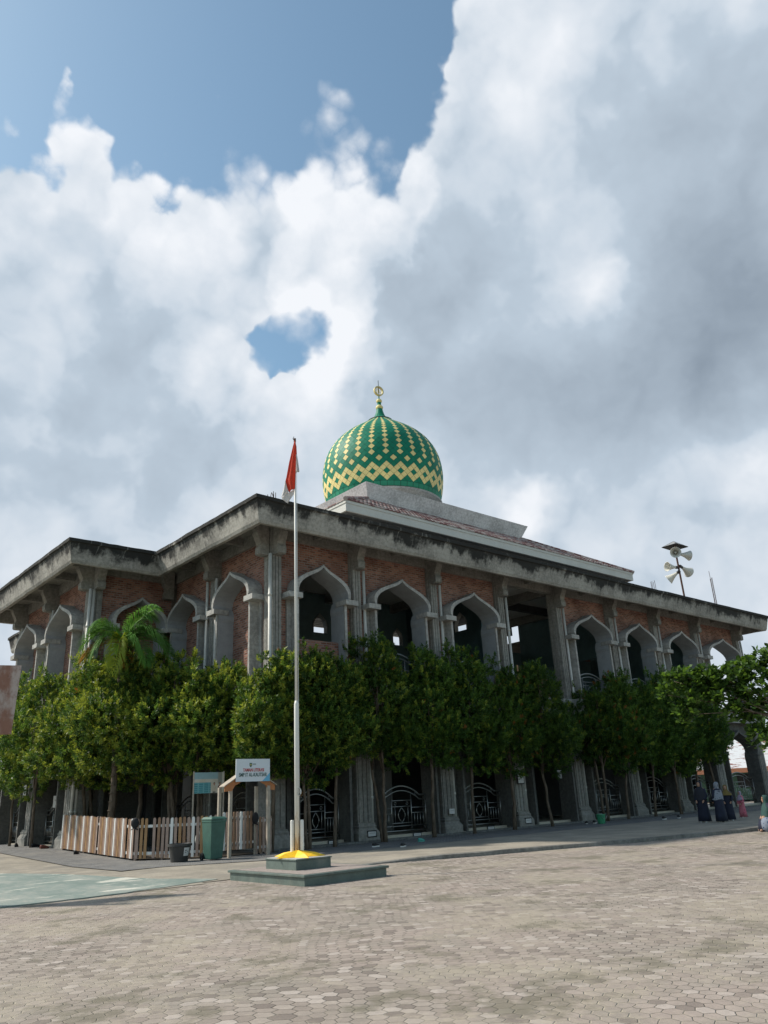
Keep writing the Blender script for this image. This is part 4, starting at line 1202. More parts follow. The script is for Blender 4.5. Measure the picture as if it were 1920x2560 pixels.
shoe('shoe', 'dark sandal on the tiled edge at the wing column', -4.35, 11.4, .28, 1.2, M['shoeblack'], 1.3, M['shoeblack'], G)
shoe('shoe', 'dark sandal with straps on the wing terrace between two columns', -4.2, 9.6, .28, .3, M['shoeblack'], 1.3, M['shoeblack'], G)
shoe('shoe', 'brown sandal at the foot of the wing corner column', -4.3, 8.3, .26, .3, M['maroon'], 1.2, M['maroon'], G)
shoe('shoe', 'black slipper lying below the long picket fence', -4.35, 5.0, .14, .9, M['shoeblack'], 1.1, M['shoeblack'], G)
M['bucket'] = simple('green_plastic', (.04, .26, .13), .4, .15, 5, 0, 0)
bk_ = thing('bucket', 'green plastic bucket on the pavers by a slim trunk', 'bucket', (14.6, -2.3, .004))
b = MB(); b.lathe([(0, 0), (.13, 0), (.14, .01), (.19, .34), (.205, .345), (.205, .37), (.185, .37), (.15, .05), (0, .04)], (14.6, -2.3, .004), 18); b.build('body', M['bucket'], bk_)
b = MB(); b.tube([(14.6 + .2 * math.cos(t), -2.5 + .04 * math.sin(t), .34 - .14 * math.sin(t)) for t in [k * math.pi / 8 for k in range(9)]], .008, 4); b.build('handle', M['steel'], bk_)

# torn black netting hanging inside the second arch
nt = thing('shade_net', 'torn black netting hanging in strips inside the second upper arch', 'netting', (5.5, 1.6, 6.2))
rnd = random.Random(21)
M['net'] = simple('black_net', (.006, .007, .008), .9, .2, 8, 0, 0)
b = MB()
x = 4.35
while x < 6.0:
    w = rnd.uniform(.03, .16); z0 = rnd.uniform(6.0, 7.0) if rnd.random() < .75 else rnd.uniform(8.4, 9.2)
    pts = [(x, 9.9), (x + w, 9.9), (x + w * rnd.uniform(.6, 1.1), (9.9 + z0) / 2), (x + w * rnd.uniform(.3, .9), z0), (x + w * .2, z0 - .1), (x + rnd.uniform(-.03, .05), (9.9 + z0) / 2)]
    d = rnd.uniform(0, .12)
    b.face([(px, 1.6 + d, z) for px, z in pts]); x += w + rnd.choice((0, 0, .01, .045))
b.build('strips', M['net'], nt)
# brown slatted pallet leaning in the open upper bay
pt_ = thing('wooden_pallet', 'brown slatted pallet standing at the edge of the open upper bay', 'pallet', (15.0, .6, 5.35))
rnd = random.Random(8)
for i in range(11):
    x = 13.7 + i * .21
    b = MB(); h = 6.95 - .055 * i + rnd.uniform(-.05, .05) - (.22 if 4 <= i else 0)
    b.box(x, x + .11, .58 + rnd.uniform(-.01, .01), .62, 5.36, h); b.build('slat', P_COL[0 if i % 3 else 2], pt_)
for z in (5.7, 6.3):
    b = MB(); b.box(13.68, 15.95, .625, .66, z, z + .08); b.build('crossbar', P_COL[0], pt_)
# ------------------------------------------------------------------ people
def patterned(name, base, alt, sc=14):
    m, k, bs, P = newmat(name)
    v = k.new('ShaderNodeTexVoronoi'); k.l.new(P, v.inputs[0]); v.inputs['Scale'].default_value = sc
    n = k.noise(P, 9, 3)
    c = k.mix(k.ramp(k.math('ADD', v.outputs[0], k.math('MULTIPLY', n, .3)), .35, .55), base, alt)
    finish(k, bs, c, .85, k.bump(n, .1, .01), 0, .2); return m
M['navy'] = simple('navy_cloth', (.012, .016, .035), .85, .25, 5, 0, .1)
M['batik'] = patterned('grey_blue_patterned_cloth', (.10, .12, .16), (.24, .26, .30))
M['floral'] = patterned('blue_white_floral_cloth', (.03, .06, .14), (.20, .23, .29), 12)
M['pink'] = patterned('pink_cloth', (.42, .08, .13), (.5, .16, .2), 8); M['lilac'] = patterned('lilac_cloth', (.20, .17, .24), (.32, .26, .34), 16)
M['tealcloth'] = simple('teal_cloth', (.02, .06, .055), .85, .2, 5, 0, .1); M['darkhijab'] = simple('dark_headscarf', (.018, .02, .03), .85, .2, 5, 0, .1)
M['ochre'] = simple('ochre_cloth', (.16, .115, .03), .85, .2, 5, 0, .1)

def person(label, loc, rz, H, pose, robe, scarf, scarf_len=.30, robe_rings=None, arm_to=None):
    """one continuous skinned body, dressed in a robe and a headscarf; local x = the way the person faces"""
    t = thing('person', label, 'person', loc, None, rz)
    ORG[t.name] = Vector((0, 0, 0))      # parts are built in the person's own frame
    s = H / 1.6
    J = {}
    hz = .82 if pose == 'stand' else .30
    lean = .0 if pose == 'stand' else .12
    J['pelvis'] = (0, 0, hz); J['spine'] = (lean * .4, 0, hz + .22); J['chest'] = (lean, 0, hz + .42); J['neck'] = (lean * 1.2, 0, hz + .54); J['head'] = (lean * 1.4 + .01, 0, hz + .64); J['top'] = (lean * 1.4, 0, hz + .75)
    V = list(J.values()); names = list(J); E_ = [(i, i + 1) for i in range(5)]
    Rr = [.13, .115, .12, .05, .085, .075]
    def add(p, r, par): V.append(p); Rr.append(r); E_.append((par, len(V) - 1)); return len(V) - 1
    ch = J['chest']
    for sg in (-1, 1):
        i = add((ch[0], sg * .17, ch[2] + .02), .055, 2)
        if arm_to: el, ha = arm_to(sg, ch)
        else: el, ha = (ch[0] + .02, sg * .23, ch[2] - .24), (ch[0] + .16, sg * .16, ch[2] - .40)
        i = add(el, .042, i); i = add(ha, .030, i)
        palm = Vector(ha) + (Vector(ha) - Vector(el)).normalized() * .06
        i = add(tuple(palm), .03, i)
        d = (Vector(ha) - Vector(el)).normalized()
        for f in range(4):
            b0 = palm + Vector((0, (f - 1.5) * .018, 0)); add(tuple(b0 + d * (.075 - abs(f - 1.5) * .01) + Vector((0, 0, -.012))), .009, i)
        add(tuple(palm + Vector((.02, -sg * .045, .01))), .010, i)
        if pose == 'stand':
            i = add((0, sg * .09, hz - .05), .10, 0); i = add((.02, sg * .09, .44), .065, i); i = add((-.01, sg * .09, .07), .045, i); add((.13, sg * .10, .04), .035, i)
        else:
            i = add((.05, sg * .10, hz - .02), .10, 0); i = add((.36, sg * .13, hz + .14), .07, i); i = add((.40, sg * .12, .06), .045, i); add((.53, sg * .13, .04), .035, i)
    me = bpy.data.meshes.new('body'); me.from_pydata([tuple(c * s for c in v) for v in V], E_, [])
    o = bpy.data.objects.new('body', me); link(o); o.parent = t
    me.materials.append(M['skin'])
    sk = o.modifiers.new('skin', 'SKIN')
    for i, r_ in enumerate(Rr): me.skin_vertices[0].data[i].radius = (r_ * s, r_ * s)
    me.skin_vertices[0].data[0].use_root = True
    ss = o.modifiers.new('sub', 'SUBSURF'); ss.levels = 1; ss.render_levels = 1
    def ring(cx, cy, z, rx, ry, n=22, wav=0.0, ph=0):
        return [((cx + (rx + wav * math.cos(6 * a + ph)) * math.cos(a)) * s, (cy + (ry + wav * math.cos(6 * a + ph)) * math.sin(a)) * s, z * s) for a in [2 * math.pi * q / n for q in range(n)]]
    b = MB()
    if pose == 'stand':
        rgs = [(0, 0, .04, .21, .26, .014), (0, 0, .30, .19, .24, .012), (0, 0, .6, .165, .21, .008), (0, 0, .82, .16, .205, .004), (0, 0, 1.05, .135, .175, 0), (0, 0, 1.22, .13, .19, 0), (0, 0, 1.31, .10, .155, 0), (0, 0, 1.36, .06, .07, 0)]
    else:
        rgs = robe_rings or [(.16, 0, .02, .36, .30, .012), (.18, 0, .18, .34, .29, .01), (.16, 0, .36, .30, .27, .008), (.06, 0, .46, .20, .22, .004), (.08, 0, .62, .15, .19, 0), (.12, 0, .74, .14, .19, 0), (.14, 0, .82, .09, .13, 0), (.15, 0, .86, .05, .06, 0)]
    b.loft([ring(x, y, z, rx, ry, 22, w_) for x, y, z, rx, ry, w_ in rgs])
    b.build('robe', robe, t, True)
    # sleeves
    for sg in (-1, 1):
        if arm_to: el, ha = arm_to(sg, ch)
        else: el, ha = (ch[0] + .02, sg * .23, ch[2] - .24), (ch[0] + .16, sg * .16, ch[2] - .40)
        b = MB(); b.tube([Vector(p) * s for p in ((ch[0], sg * .14, ch[2] + .04), el, ha)], [.075 * s, .065 * s, .06 * s], 10); b.build('sleeve', robe, t, True)
    # headscarf: hood round the face, cape over the shoulders
    hx, hz_ = J['head'][0], J['head'][2]
    b = MB()
    hood = [(-.02, hz_ + .135, .03, .03), (-.012, hz_ + .12, .075, .07), (-.01, hz_ + .06, .11, .098), (-.01, hz_ - .01, .115, .1), (-.005, hz_ - .08, .10, .092), (.0, hz_ - .14, .10, .115), (.0, hz_ - .22, .135, .2), (.01, hz_ - .22 - scarf_len * .5, .17, .235), (.015, hz_ - .22 - scarf_len, .185, .25)]
    n = 22; rgs = []
    for cx, z, rx, ry in hood:
        r_ = []
        for q in range(n):
            a = 2 * math.pi * q / n
            fx = math.cos(a)
            x_ = (hx + cx + rx * fx)
            if fx > .75 and hz_ - .09 < z < hz_ + .09: x_ -= .045
            wv = .012 * math.cos(5 * a) if z < hz_ - .2 else 0
            r_.append((x_ * s, (ry + wv) * math.sin(a) * s, (z - .02 * math.cos(3 * a) * (z < hz_ - .4)) * s))
        rgs.append(r_)
    b.loft(rgs, 0, True, False); b.build('headscarf', scarf, t, True)
    # face with eyes, nose and mouth
    b = MB()
    def fc(y, z, x): return ((hx + x) * s, y * s, (hz_ + z) * s)
    b.loft([[fc(-.045, .075, .075), fc(0, .085, .082), fc(.045, .075, .075)], [fc(-.062, .03, .078), fc(0, .03, .094), fc(.062, .03, .078)], [fc(-.06, -.02, .076), fc(0, -.02, .098), fc(.06, -.02, .076)], [fc(-.04, -.075, .072), fc(0, -.085, .088), fc(.04, -.075, .072)]], 0, False, False)
    b.face([fc(-.012, -.025, .098), fc(.012, -.025, .098), fc(0, .02, .095)]); b.face([fc(-.012, -.025, .098), fc(.012, -.025, .098), fc(0, -.022, .115)]); b.face([fc(-.012, -.025, .098), fc(0, -.022, .115), fc(0, .02, .095)]); b.face([fc(.012, -.025, .098), fc(0, -.022, .115), fc(0, .02, .095)])
    for sg in (-1, 1): b.face([fc(sg * .018, .022, .0965), fc(sg * .04, .024, .0905), fc(sg * .04, .034, .09), fc(sg * .018, .033, .096)], 1)
    b.face([fc(-.022, -.05, .0975), fc(.022, -.05, .0975), fc(.018, -.058, .097), fc(-.018, -.058, .097)], 2)
    b.build('face', [M['skin'], M['black'], M['maroon']], t)
    if pose == 'stand':
        for sg in (-1, 1):
            b = MB(); b.loft([[((l) * s, (sg * .1 + w) * s, h * s) for w, h in ((-wd, .0), (wd, .0), (wd * .7, ht), (-wd * .7, ht))] for l, wd, ht in ((-.06, .03, .06), (.05, .045, .07), (.15, .045, .05), (.2, .02, .03))]); b.build('shoe', M['sole'], t)
    return t
fwd = .85
person('woman in long navy robe and grey-blue patterned shawl standing on the path', (15.15, -7.25, .0), fwd + .3, 1.42, 'stand', M['navy'], M['batik'], .36)
person('woman in a dark headscarf and navy robe standing close behind another', (15.1, -6.6, .0), fwd + 2.4, 1.48, 'stand', M['navy'], M['darkhijab'], .38)
person('girl in navy with ochre headscarf between the shawled woman and the small pink child', (16.2, -7.05, .0), 3.6, 1.30, 'stand', M['navy'], M['ochre'], .12)
person('small girl in pink tunic and lilac headscarf standing under the leafy tree', (18.6, -6.4, .0), fwd + 1.9, 1.02, 'stand', M['pink'], M['lilac'], .2)
person('woman in navy with teal headscarf sitting low beside the kerb', (11.35, -10.95, ZP), 2.2, 1.58, 'sit', M['navy'], M['tealcloth'], .3)
# floral cloth gathered over the sitter's back
b = MB()
rg = []
for z, rx, ry in ((-.095, .20, .17), (.05, .25, .21), (.2, .23, .21), (.30, .16, .16), (.34, .05, .05)):
    rg.append([(11.12 + rx * math.cos(q * math.pi / 8) * (1 + .12 * math.cos(3 * q)), -10.84 + ry * math.sin(q * math.pi / 8), z) for q in range(16)])
b.loft(rg)
tag(b.build('bundle', M['floral'], None, True, org=(11.12, -10.84, -.09)), 'blue and white floral cloth bundle lying against the sitting woman', 'cloth')
# ------------------------------------------------------------------ trees
M['leaf_dark'] = leafmat('leaf_dark', (.042, .092, .022), .3); M['leaf_mid'] = leafmat('leaf_mid', (.092, .165, .032), .3)
M['leaf_young'] = leafmat('leaf_young', (.215, .270, .046), .25); M['leaf_orange'] = leafmat('leaf_orange', (.22, .105, .03), .3)
M['leaf_big'] = leafmat('leaf_broad', (.085, .165, .028), .3, .4); M['leaf_bigdark'] = leafmat('leaf_broad_dark', (.04, .085, .02), .3, .3)
M['frond'] = leafmat('palm_frond', (.085, .20, .045), .25); M['frond_y'] = leafmat('palm_frond_yellow', (.30, .37, .035), .2); M['frond_dry'] = leafmat('palm_frond_dry', (.24, .13, .03), .3)
def barkmat():
    m, k, b, P = newmat('bark')
    n = k.noise(k.vm('MULTIPLY', P, (1, 1, .25)), 14, 5, .65)
    c = k.mix(k.ramp(n, .35, .65), (.075, .058, .042), (.16, .125, .095))
    finish(k, b, c, .9, k.bump(n, .6, .02), 0, .15); return m
M['bark'] = barkmat()
LEAFMATS = ['leaf_dark', 'leaf_mid', 'leaf_young', 'leaf_orange']

def leaves(rng, pos, dirs, m_per, L_, Wd, spread, stem, young, orange, nmat=4, fold=.25):
    """pos/dirs: shoots; every shoot carries a spray of m_per pointed leaves"""
    n = len(pos)
    up = np.array([0, 0, 1.0])
    a = np.cross(dirs, up + rng.normal(0, .05, (n, 3))); a /= np.linalg.norm(a, axis=1, keepdims=True) + 1e-9
    bb = np.cross(dirs, a)
    k = np.arange(m_per)
    phi = (k * 2.399)[None, :] + rng.uniform(0, 6.28, (n, 1))
    t = (k / max(1, m_per - 1))[None, :]
    tilt = np.radians(spread * (1.0 - .55 * t) + rng.normal(0, 9, (n, m_per)))
    rad = a[:, None] * np.cos(phi)[..., None] + bb[:, None] * np.sin(phi)[..., None]
    d = dirs[:, None] * np.cos(tilt)[..., None] + rad * np.sin(tilt)[..., None]
    base = pos[:, None] + dirs[:, None] * (stem * (t - .5))[..., None]
    d = d.reshape(-1, 3); base = base.reshape(-1, 3)
    side = np.cross(d, up); side /= np.linalg.norm(side, axis=1, keepdims=True) + 1e-9
    roll = rng.normal(0, .6, len(d))
    nrm = np.cross(side, d)
    side = side * np.cos(roll)[:, None] + nrm * np.sin(roll)[:, None]
    ln = L_ * rng.uniform(.7, 1.25, len(d))[:, None]; wd = Wd * rng.uniform(.75, 1.2, len(d))[:, None]
    nrm = np.cross(side, d)
    mid = base + d * ln * .5 + nrm * ln * .06
    V = np.stack([base, mid + side * wd, base + d * ln - nrm * ln * .05, mid - side * wd], 1).reshape(-1, 3)
    F = np.arange(len(d) * 4).reshape(-1, 4)
    dark = rng.random(n)
    mi = np.where(dark < .5, 0, 1)[:, None] + np.zeros((n, m_per), int)
    yo = (rng.random(n) < young)[:, None] & (t > .35); mi = np.where(yo, 2, mi)
    og = (rng.random(n) < orange)[:, None] & (t > .45); mi = np.where(og, 3, mi)
    return V, F, mi.reshape(-1)

def crown_points(rng, lobes, n, inner=.25):
    lob = np.array(lobes, float)
    wts = lob[:, 3] * lob[:, 4] + lob[:, 3] * lob[:, 5]; wts /= wts.sum()
    idx = rng.choice(len(lob), n * 2, p=wts)
    d = rng.normal(0, 1, (n * 2, 3)); d /= np.linalg.norm(d, axis=1, keepdims=True)
    r = np.where(rng.random(n * 2) < inner, rng.uniform(.35, .8, n * 2), rng.uniform(.82, 1.06, n * 2))[:, None]
    C_ = lob[idx, :3]; S_ = lob[idx, 3:6]
    P = C_ + d * S_ * r
    # thin out shoots buried in a neighbouring lobe
    keep = np.ones(len(P), bool)
    for q in lob:
        e = (((P - q[:3]) / q[3:6]) ** 2).sum(1)
        keep &= ~((e < .45) & (rng.random(len(P)) < .7))
    P, d, S_ = P[keep][:n], d[keep][:n], S_[keep][:n]
    nrm = d / S_; nrm /= np.linalg.norm(nrm, axis=1, keepdims=True)
    dirs = nrm * .8 + np.array([0, 0, .75]) + rng.normal(0, .3, P.shape)
    dirs /= np.linalg.norm(dirs, axis=1, keepdims=True)
    return P, dirs

def trunk_mesh(rng, h0, lobes, stems, r0, parent):
    b = MB()
    for si in range(stems):
        ax, ay = rng.uniform(-.12, .12), rng.uniform(-.12, .12)
        if stems == 1: ax = ay = 0
        p = [Vector((ax, ay, -.1))]
        tx, ty = ax + rng.uniform(-.3, .3), ay + rng.uniform(-.15, .15)
        for k in range(1, 6):
            f = k / 5
            p.append(Vector((ax + (tx - ax) * f + rng.uniform(-.035, .035), ay + (ty - ay) * f + rng.uniform(-.03, .03), h0 * f)))
        rr = r0 * rng.uniform(.8, 1.1) * (1 if stems == 1 else .8)
        b.tube(p, [rr * 1.25, rr, rr * .93, rr * .88, rr * .84, rr * .78], 8)
        top = p[-1]
        for q in range(3 + (si == 0) * 2):
            l = lobes[rng.integers(len(lobes))]
            tg = Vector((l[0] + rng.uniform(-.5, .5) * l[3], l[1] + rng.uniform(-.5, .5) * l[4], l[2] + rng.uniform(.0, .6) * l[5]))
            st = p[4].lerp(top, rng.uniform(0, 1))
            md = st.lerp(tg, .5) + Vector((rng.uniform(-.12, .12), rng.uniform(-.1, .1), .12))
            b.tube([st, md, tg], [rr * .6, rr * .36, rr * .12], 6)
    return b.build('trunk', M['bark'], parent, True, org=(0, 0, 0))

def shade_tree(i, x, y, z0, label, top, bot, rx, ry, stems=1, young=.3, orange=.03, n=640, off=(0, 0), group=None, r0=.075, seed=None, wide=1.0):
    rng = np.random.default_rng(seed if seed is not None else 100 + i)
    t = thing('broadleaf_tree', label, 'tree', (x, y, z0), group)
    ORG[t.name] = Vector((0, 0, 0))
    lobes = []
    H = top - bot
    dent = rng.uniform(.82, 1.16, 12); skew = rng.uniform(-.22, .22, 2)
    for k in range(9):
        f = (k + .5) / 9
        zz = bot + H * (.10 + .76 * f)
        wid = (1 - abs(f - .42) * .85)
        a = k * 2.4 + rng.uniform(0, 1)
        q = .42 + .25 * rng.random()
        lobes.append((off[0] + skew[0] * rx * (f - .5) * 2 + math.cos(a) * rx * .60 * wid, off[1] + math.sin(a) * ry * .5 * wid, zz, rx * (q + .08) * wid * dent[k] * 1.1, ry * (q + .08) * wid * dent[k] * 1.1, H * .165 * dent[k]))
    lobes.append((off[0], off[1], bot + H * .5, rx * .62, ry * .62, H * .36))
    for k in range(6):   # upright tips breaking the top outline
        lobes.append((off[0] + rng.uniform(-.8, .8) * rx, off[1] + rng.uniform(-.6, .6) * ry, top - .45 + rng.uniform(-.35, .30), .20, .20, .42))
    P, d = crown_points(rng, lobes, n)
    hi = np.clip((P[:, 2] - bot) / H, 0, 1)
    V, F, mi = leaves(rng, P, d, 17, .128, .026, 62, .26, young, orange * (.5 if i in (4, 6, 8, 9) else .05))
    np_mesh('crown', V, F, mi, [M[q] for q in LEAFMATS], t)
    trunk_mesh(rng, bot + .35, lobes, stems, r0, t)
    return t
GR, GL = 'clipped trees along the long front', 'trees inside the picket fence'
# long front, walking away from the flagpole
specR = [
 (-.55, -.85, 'thin tree squeezed between the gateway and the corner column', 6.1, 2.2, 1.25, .9, 1, .42, .04),
 (.62, -1.0, 'two-stemmed tree with yellowing tips right behind the flagpole', 6.2, 2.05, 1.45, 1.15, 2, .42, .05),
 (1.78, -1.0, 'crooked slim tree before the right jamb of the brick-silled arch', 6.25, 2.15, 1.35, 1.1, 1, .30, .03),
 (3.95, -1.0, 'double-trunked tree standing between first and second steel gates', 6.75, 2.3, 1.5, 1.15, 2, .22, .05),
 (6.25, -1.0, 'curved-stem tree in front of the second steel gate', 6.7, 2.35, 1.45, 1.15, 1, .16, .02),
 (8.35, -1.0, 'tree whose trunk crosses the middle of the third steel gate', 6.75, 2.2, 1.5, 1.2, 1, .14, .08),
 (10.65, -1.0, 'dark tree rising against the fluted column left of the open doorway', 6.7, 2.0, 1.6, 1.2, 1, .10, .08),
 (12.85, -1.15, 'broad dark crown hanging over the open ground-floor doorway', 6.55, 2.1, 1.45, 1.2, 1, .09, .05),
 (16.75, -1.0, 'twin-stemmed tree behind the green bucket', 6.0, 2.15, 1.6, 1.2, 2, .09, .10),
 (18.5, -1.05, 'slim tree with orange shoots past the bucket', 6.25, 2.1, 1.5, 1.2, 1, .07, .12),
 (20.7, -1.1, 'dark tree in front of the dim railings near the women', 6.6, 1.95, 1.6, 1.2, 1, .06, .05),
 (22.9, -1.2, 'dark clipped tree just before the seated and standing women', 6.8, 1.8, 1.7, 1.25, 1, .05, .03),
 (25.0, -1.2, 'deep-shaded tree half behind the bright broad-leaved canopy', 6.9, 1.75, 1.7, 1.3, 1, .05, .03),
 (26.6, -1.3, 'last tree of the row before the open corner arch', 6.7, 2.2, 1.15, 1.0, 1, .05, .03),
]
for i, (x, y, lb, tp, bt, rx, ry, st, yo, og) in enumerate(specR):
    tp += (-.25, .1, -.15, .25, -.05, .2, -.2, .1, -.25, .2, -.1, .15, -.2, .1)[i]; bt += (.1, -.1, .2, 0, .15, -.05, .1, 0, .25, -.1, .1, 0, .1, 0)[i]
    shade_tree(i, x, y, 0.0, lb, tp, bt, rx * 1.08, ry, st, yo, og, 1350, (0, -.15), GR, .075)
specL = [  # extra yellow-green leaves here also paint in the sun on these crowns
 (-1.55, 1.9, 'leaning tree with bare inner branches nearest the garden gateway', 6.05, 2.1, 1.5, 1.3, 2, .58, .04, (.2, -.6)),
 (-1.95, 3.1, 'three-stemmed tree behind the sparse part of the fence', 6.35, 2.1, 1.4, 1.3, 3, .60, .02, (-.5, -.2)),
 (-2.6, 4.4, 'single-trunk tree with yellow-green crown above the fence corner', 6.6, 2.1, 1.45, 1.45, 1, .62, .02, (-.75, -.35)),
 (-2.8, 6.1, 'thick-trunked tree behind the middle of the long picket fence', 6.7, 2.1, 1.45, 1.45, 1, .58, .02, (-.6, -.1)),
 (-3.1, 7.3, 'multi-stemmed tree at the wing end of the picket fence', 6.75, 2.05, 1.45, 1.5, 2, .52, .03, (-.5, .1)),
]
for i, (x, y, lb, tp, bt, rx, ry, st, yo, og, off) in enumerate(specL):
    shade_tree(20 + i, x, y, gz(x, y), lb, tp, bt, rx * 1.12, ry * 1.08, st, yo, og, 1800, off, GL, .10)
shade_tree(30, -4.35, 9.6, .2, 'low-hanging tree draping leaves before the wing columns', 6.6, 1.75, 1.4, 1.7, 1, .42, .02, 1350, (-.15, .9), GL, .06)
shade_tree(31, -4.2, 12.8, .25, 'tree at the wing cut by the stained basketball board', 6.5, 2.0, 1.3, 1.6, 1, .4, .02, 1250, (-.1, .6), GL, .06)
# low bushes filling the lower face of the hedge by the flagpole
# broad-leaved canopy reaching in over the plaza
def broad_tree():
    rng = np.random.default_rng(77)
    t = thing('broadleaf_tree', 'bright tree with large rounded leaves spreading over the far path end', 'tree', (8.6, -14.3, ZP))
    ORG[t.name] = Vector((0, 0, 0))
    B = np.array([8.6, -14.3, ZP])
    def w(c): return tuple(np.array(c[:3]) - B) + tuple(c[3:])
    lobes = [w(q) for q in ((7.3, -10.65, 4.28, .38, .38, .28), (7.48, -10.98, 4.34, .45, .45, .30), (7.7, -11.4, 4.26, .5, .5, .32), (7.92, -11.83, 4.22, .52, .52, .34), (8.1, -12.2, 4.28, .5, .5, .34), (8.29, -12.63, 4.36, .55, .55, .36), (8.46, -13.03, 4.7, .36, .36, .26),
             (7.38, -10.8, 3.3, .34, .34, .26), (7.5, -11.05, 3.72, .42, .42, .28), (7.85, -11.69, 3.8, .5, .5, .3), (8.08, -12.19, 3.3, .45, .45, .3), (8.31, -12.68, 3.9, .6, .6, .4), (8.22, -12.48, 2.5, .34, .34, .36), (7.99, -11.98, 3.2, .3, .3, .24), (8.35, -12.7, 3.1, .45, .45, .5),
             (8.71, -13.66, 4.0, .7, .7, .5), (8.7, -14.6, 4.4, 1.1, 1.1, .7), (7.2, -10.42, 3.9, .28, .28, .2))]
    P, d = crown_points(rng, lobes, 720, .3)
    d = d * .6 + np.array([0, 0, .8]); d /= np.linalg.norm(d, axis=1, keepdims=True)
    n = len(P); V, F, mi = leaves(rng, P, d, 9, .19, .060, 74, .07, 0, 0)
    # widen towards the tip: obovate leaves
    V = V.reshape(-1, 4, 3); mid = (V[:, 1] + V[:, 3]) / 2; sh = (V[:, 2] - V[:, 0]) * .17
    V[:, 1] += sh; V[:, 3] += sh; V = V.reshape(-1, 3)
    np_mesh('crown', V, F, np.where(rng.random(len(F)) < .45, 1, 0), [M['leaf_big'], M['leaf_bigdark']], t)
    b = MB()
    b.tube([(0, 0, 0), (.05, .02, 1.5), (0, 0, 2.9)], [.17, .14, .12], 10)
    for l in lobes:
        s = Vector((0, 0, 2.3 + .5 * random.random())); e = Vector(l[:3]); b.tube([s, s.lerp(e, .55) + Vector((0, 0, .22)), e], [.035, .02, .006], 6)
    b.build('trunk', M['bark'], t, True, org=(0, 0, 0))
broad_tree()
# palm beside the wing
def palm():
    base = Vector((-3.8, 3.75, .1))
    t = thing('palm_tree', 'feathery palm with one yellow-green frond rising over the clipped trees', 'palm', base)
    ORG[t.name] = Vector((0, 0, 0))
    hz = 6.85
    b = MB(); b.tube([(0, 0, -.1), (.05, 0, 2), (0, .05, 4.5), (0, 0, hz)], [.12, .10, .085, .07], 10)
    for k in range(24): b.tube([(0, 0, .5 + k * .27), (0, 0, .53 + k * .27)], [.108 - k * .0015] * 2, 10)
    b.build('trunk', M['bark'], t, True, org=(0, 0, 0))
    lt = np.array([LAT[0], LAT[1], 0.]); fw = np.array([FW[0], FW[1], 0.]); up = np.array([0, 0, 1.])
    specs = [  # lateral, towards viewer, rise, length, droop, material
        (-.85, .15, .95, 1.55, 1.45, 0), (-.55, .3, 1.05, 1.5, 1.0, 0), (.55, .1, 1.25, 1.75, 1.2, 0), (.95, .25, .9, 1.75, 1.55, 0), (1.0, -.2, .55, 1.7, 1.2, 0),
        (.02, .55, .75, 1.35, 2.2, 1), (-.9, .3, .25, 1.3, 1.0, 2), (.25, -.7, 1.2, 1.5, 1.0, 0), (-.3, -.8, .9, 1.5, 1.3, 0), (.85, .4, .2, 1.2, 1.3, 0), (.3, .4, -.1, .9, 1.2, 2),
        (.7, .05, 1.35, 1.6, .9, 0), (-.75, -.1, 1.15, 1.5, 1.2, 0), (1.05, .1, .75, 1.8, 1.7, 0), (.75, .5, .55, 1.5, 1.6, 0), (-.6, .5, .7, 1.4, 1.6, 0)]
    for q, (la, tv, ri, ln, dr, mt) in enumerate(specs):
        ln *= 1.2
        rng = np.random.default_rng(500 + q)
        d0 = la * lt - tv * fw; d0 = d0 / (np.linalg.norm(d0) + 1e-6)
        h = math.hypot(la, tv)
        pts = []
        for k in range(31):
            f = k / 30
            pts.append(d0 * ln * h * 1.0 * (f - .12 * f * f * dr) + up * (ri * ln * f * .85 - dr * .85 * f * f * ln * .72) + np.array([0, 0, hz]))
        pts = np.array(pts)
        V = []; F = []
        for k in range(2, 31):
            tan = pts[k] - pts[k-1]; tan /= np.linalg.norm(tan)
            sd = np.cross(tan, up); sd /= np.linalg.norm(sd) + 1e-6
            nm = np.cross(sd, tan)
            f = k / 30
            ll = .62 * math.sin(math.pi * min(1, .12 + f * .86)) ** .6 * (ln / 1.6)
            for sgn in (-1, 1):
                for rep in (0, .33, .66):
                    p = pts[k] + tan * rep * .05
                    ld = sd * sgn * .62 + tan * .62 + nm * (.38 + rng.normal(0, .18)) ; ld /= np.linalg.norm(ld)
                    tip = p + ld * ll + np.array([0, 0, -.30 * ll * (1 + f)])
                    md = p + ld * ll * .5 + np.array([0, 0, .01])
                    wv = np.cross(ld, nm) * .016
                    i0 = len(V); V += [p, md + wv, tip, md - wv]; F.append([i0, i0+1, i0+2, i0+3])
        o = np_mesh('frond', np.array(V), np.array(F), np.zeros(len(F), int), [M[('frond', 'frond_y', 'frond_dry')[mt]]], t)
        b = MB(); b.tube([Vector(p) for p in pts[::3]], [.022 * (1 - k / 11) + .005 for k in range(len(pts[::3]))], 5)
        b.build('rachis', M[('frond', 'frond_y', 'frond_dry')[mt]], o, org=(0, 0, 0))
palm()
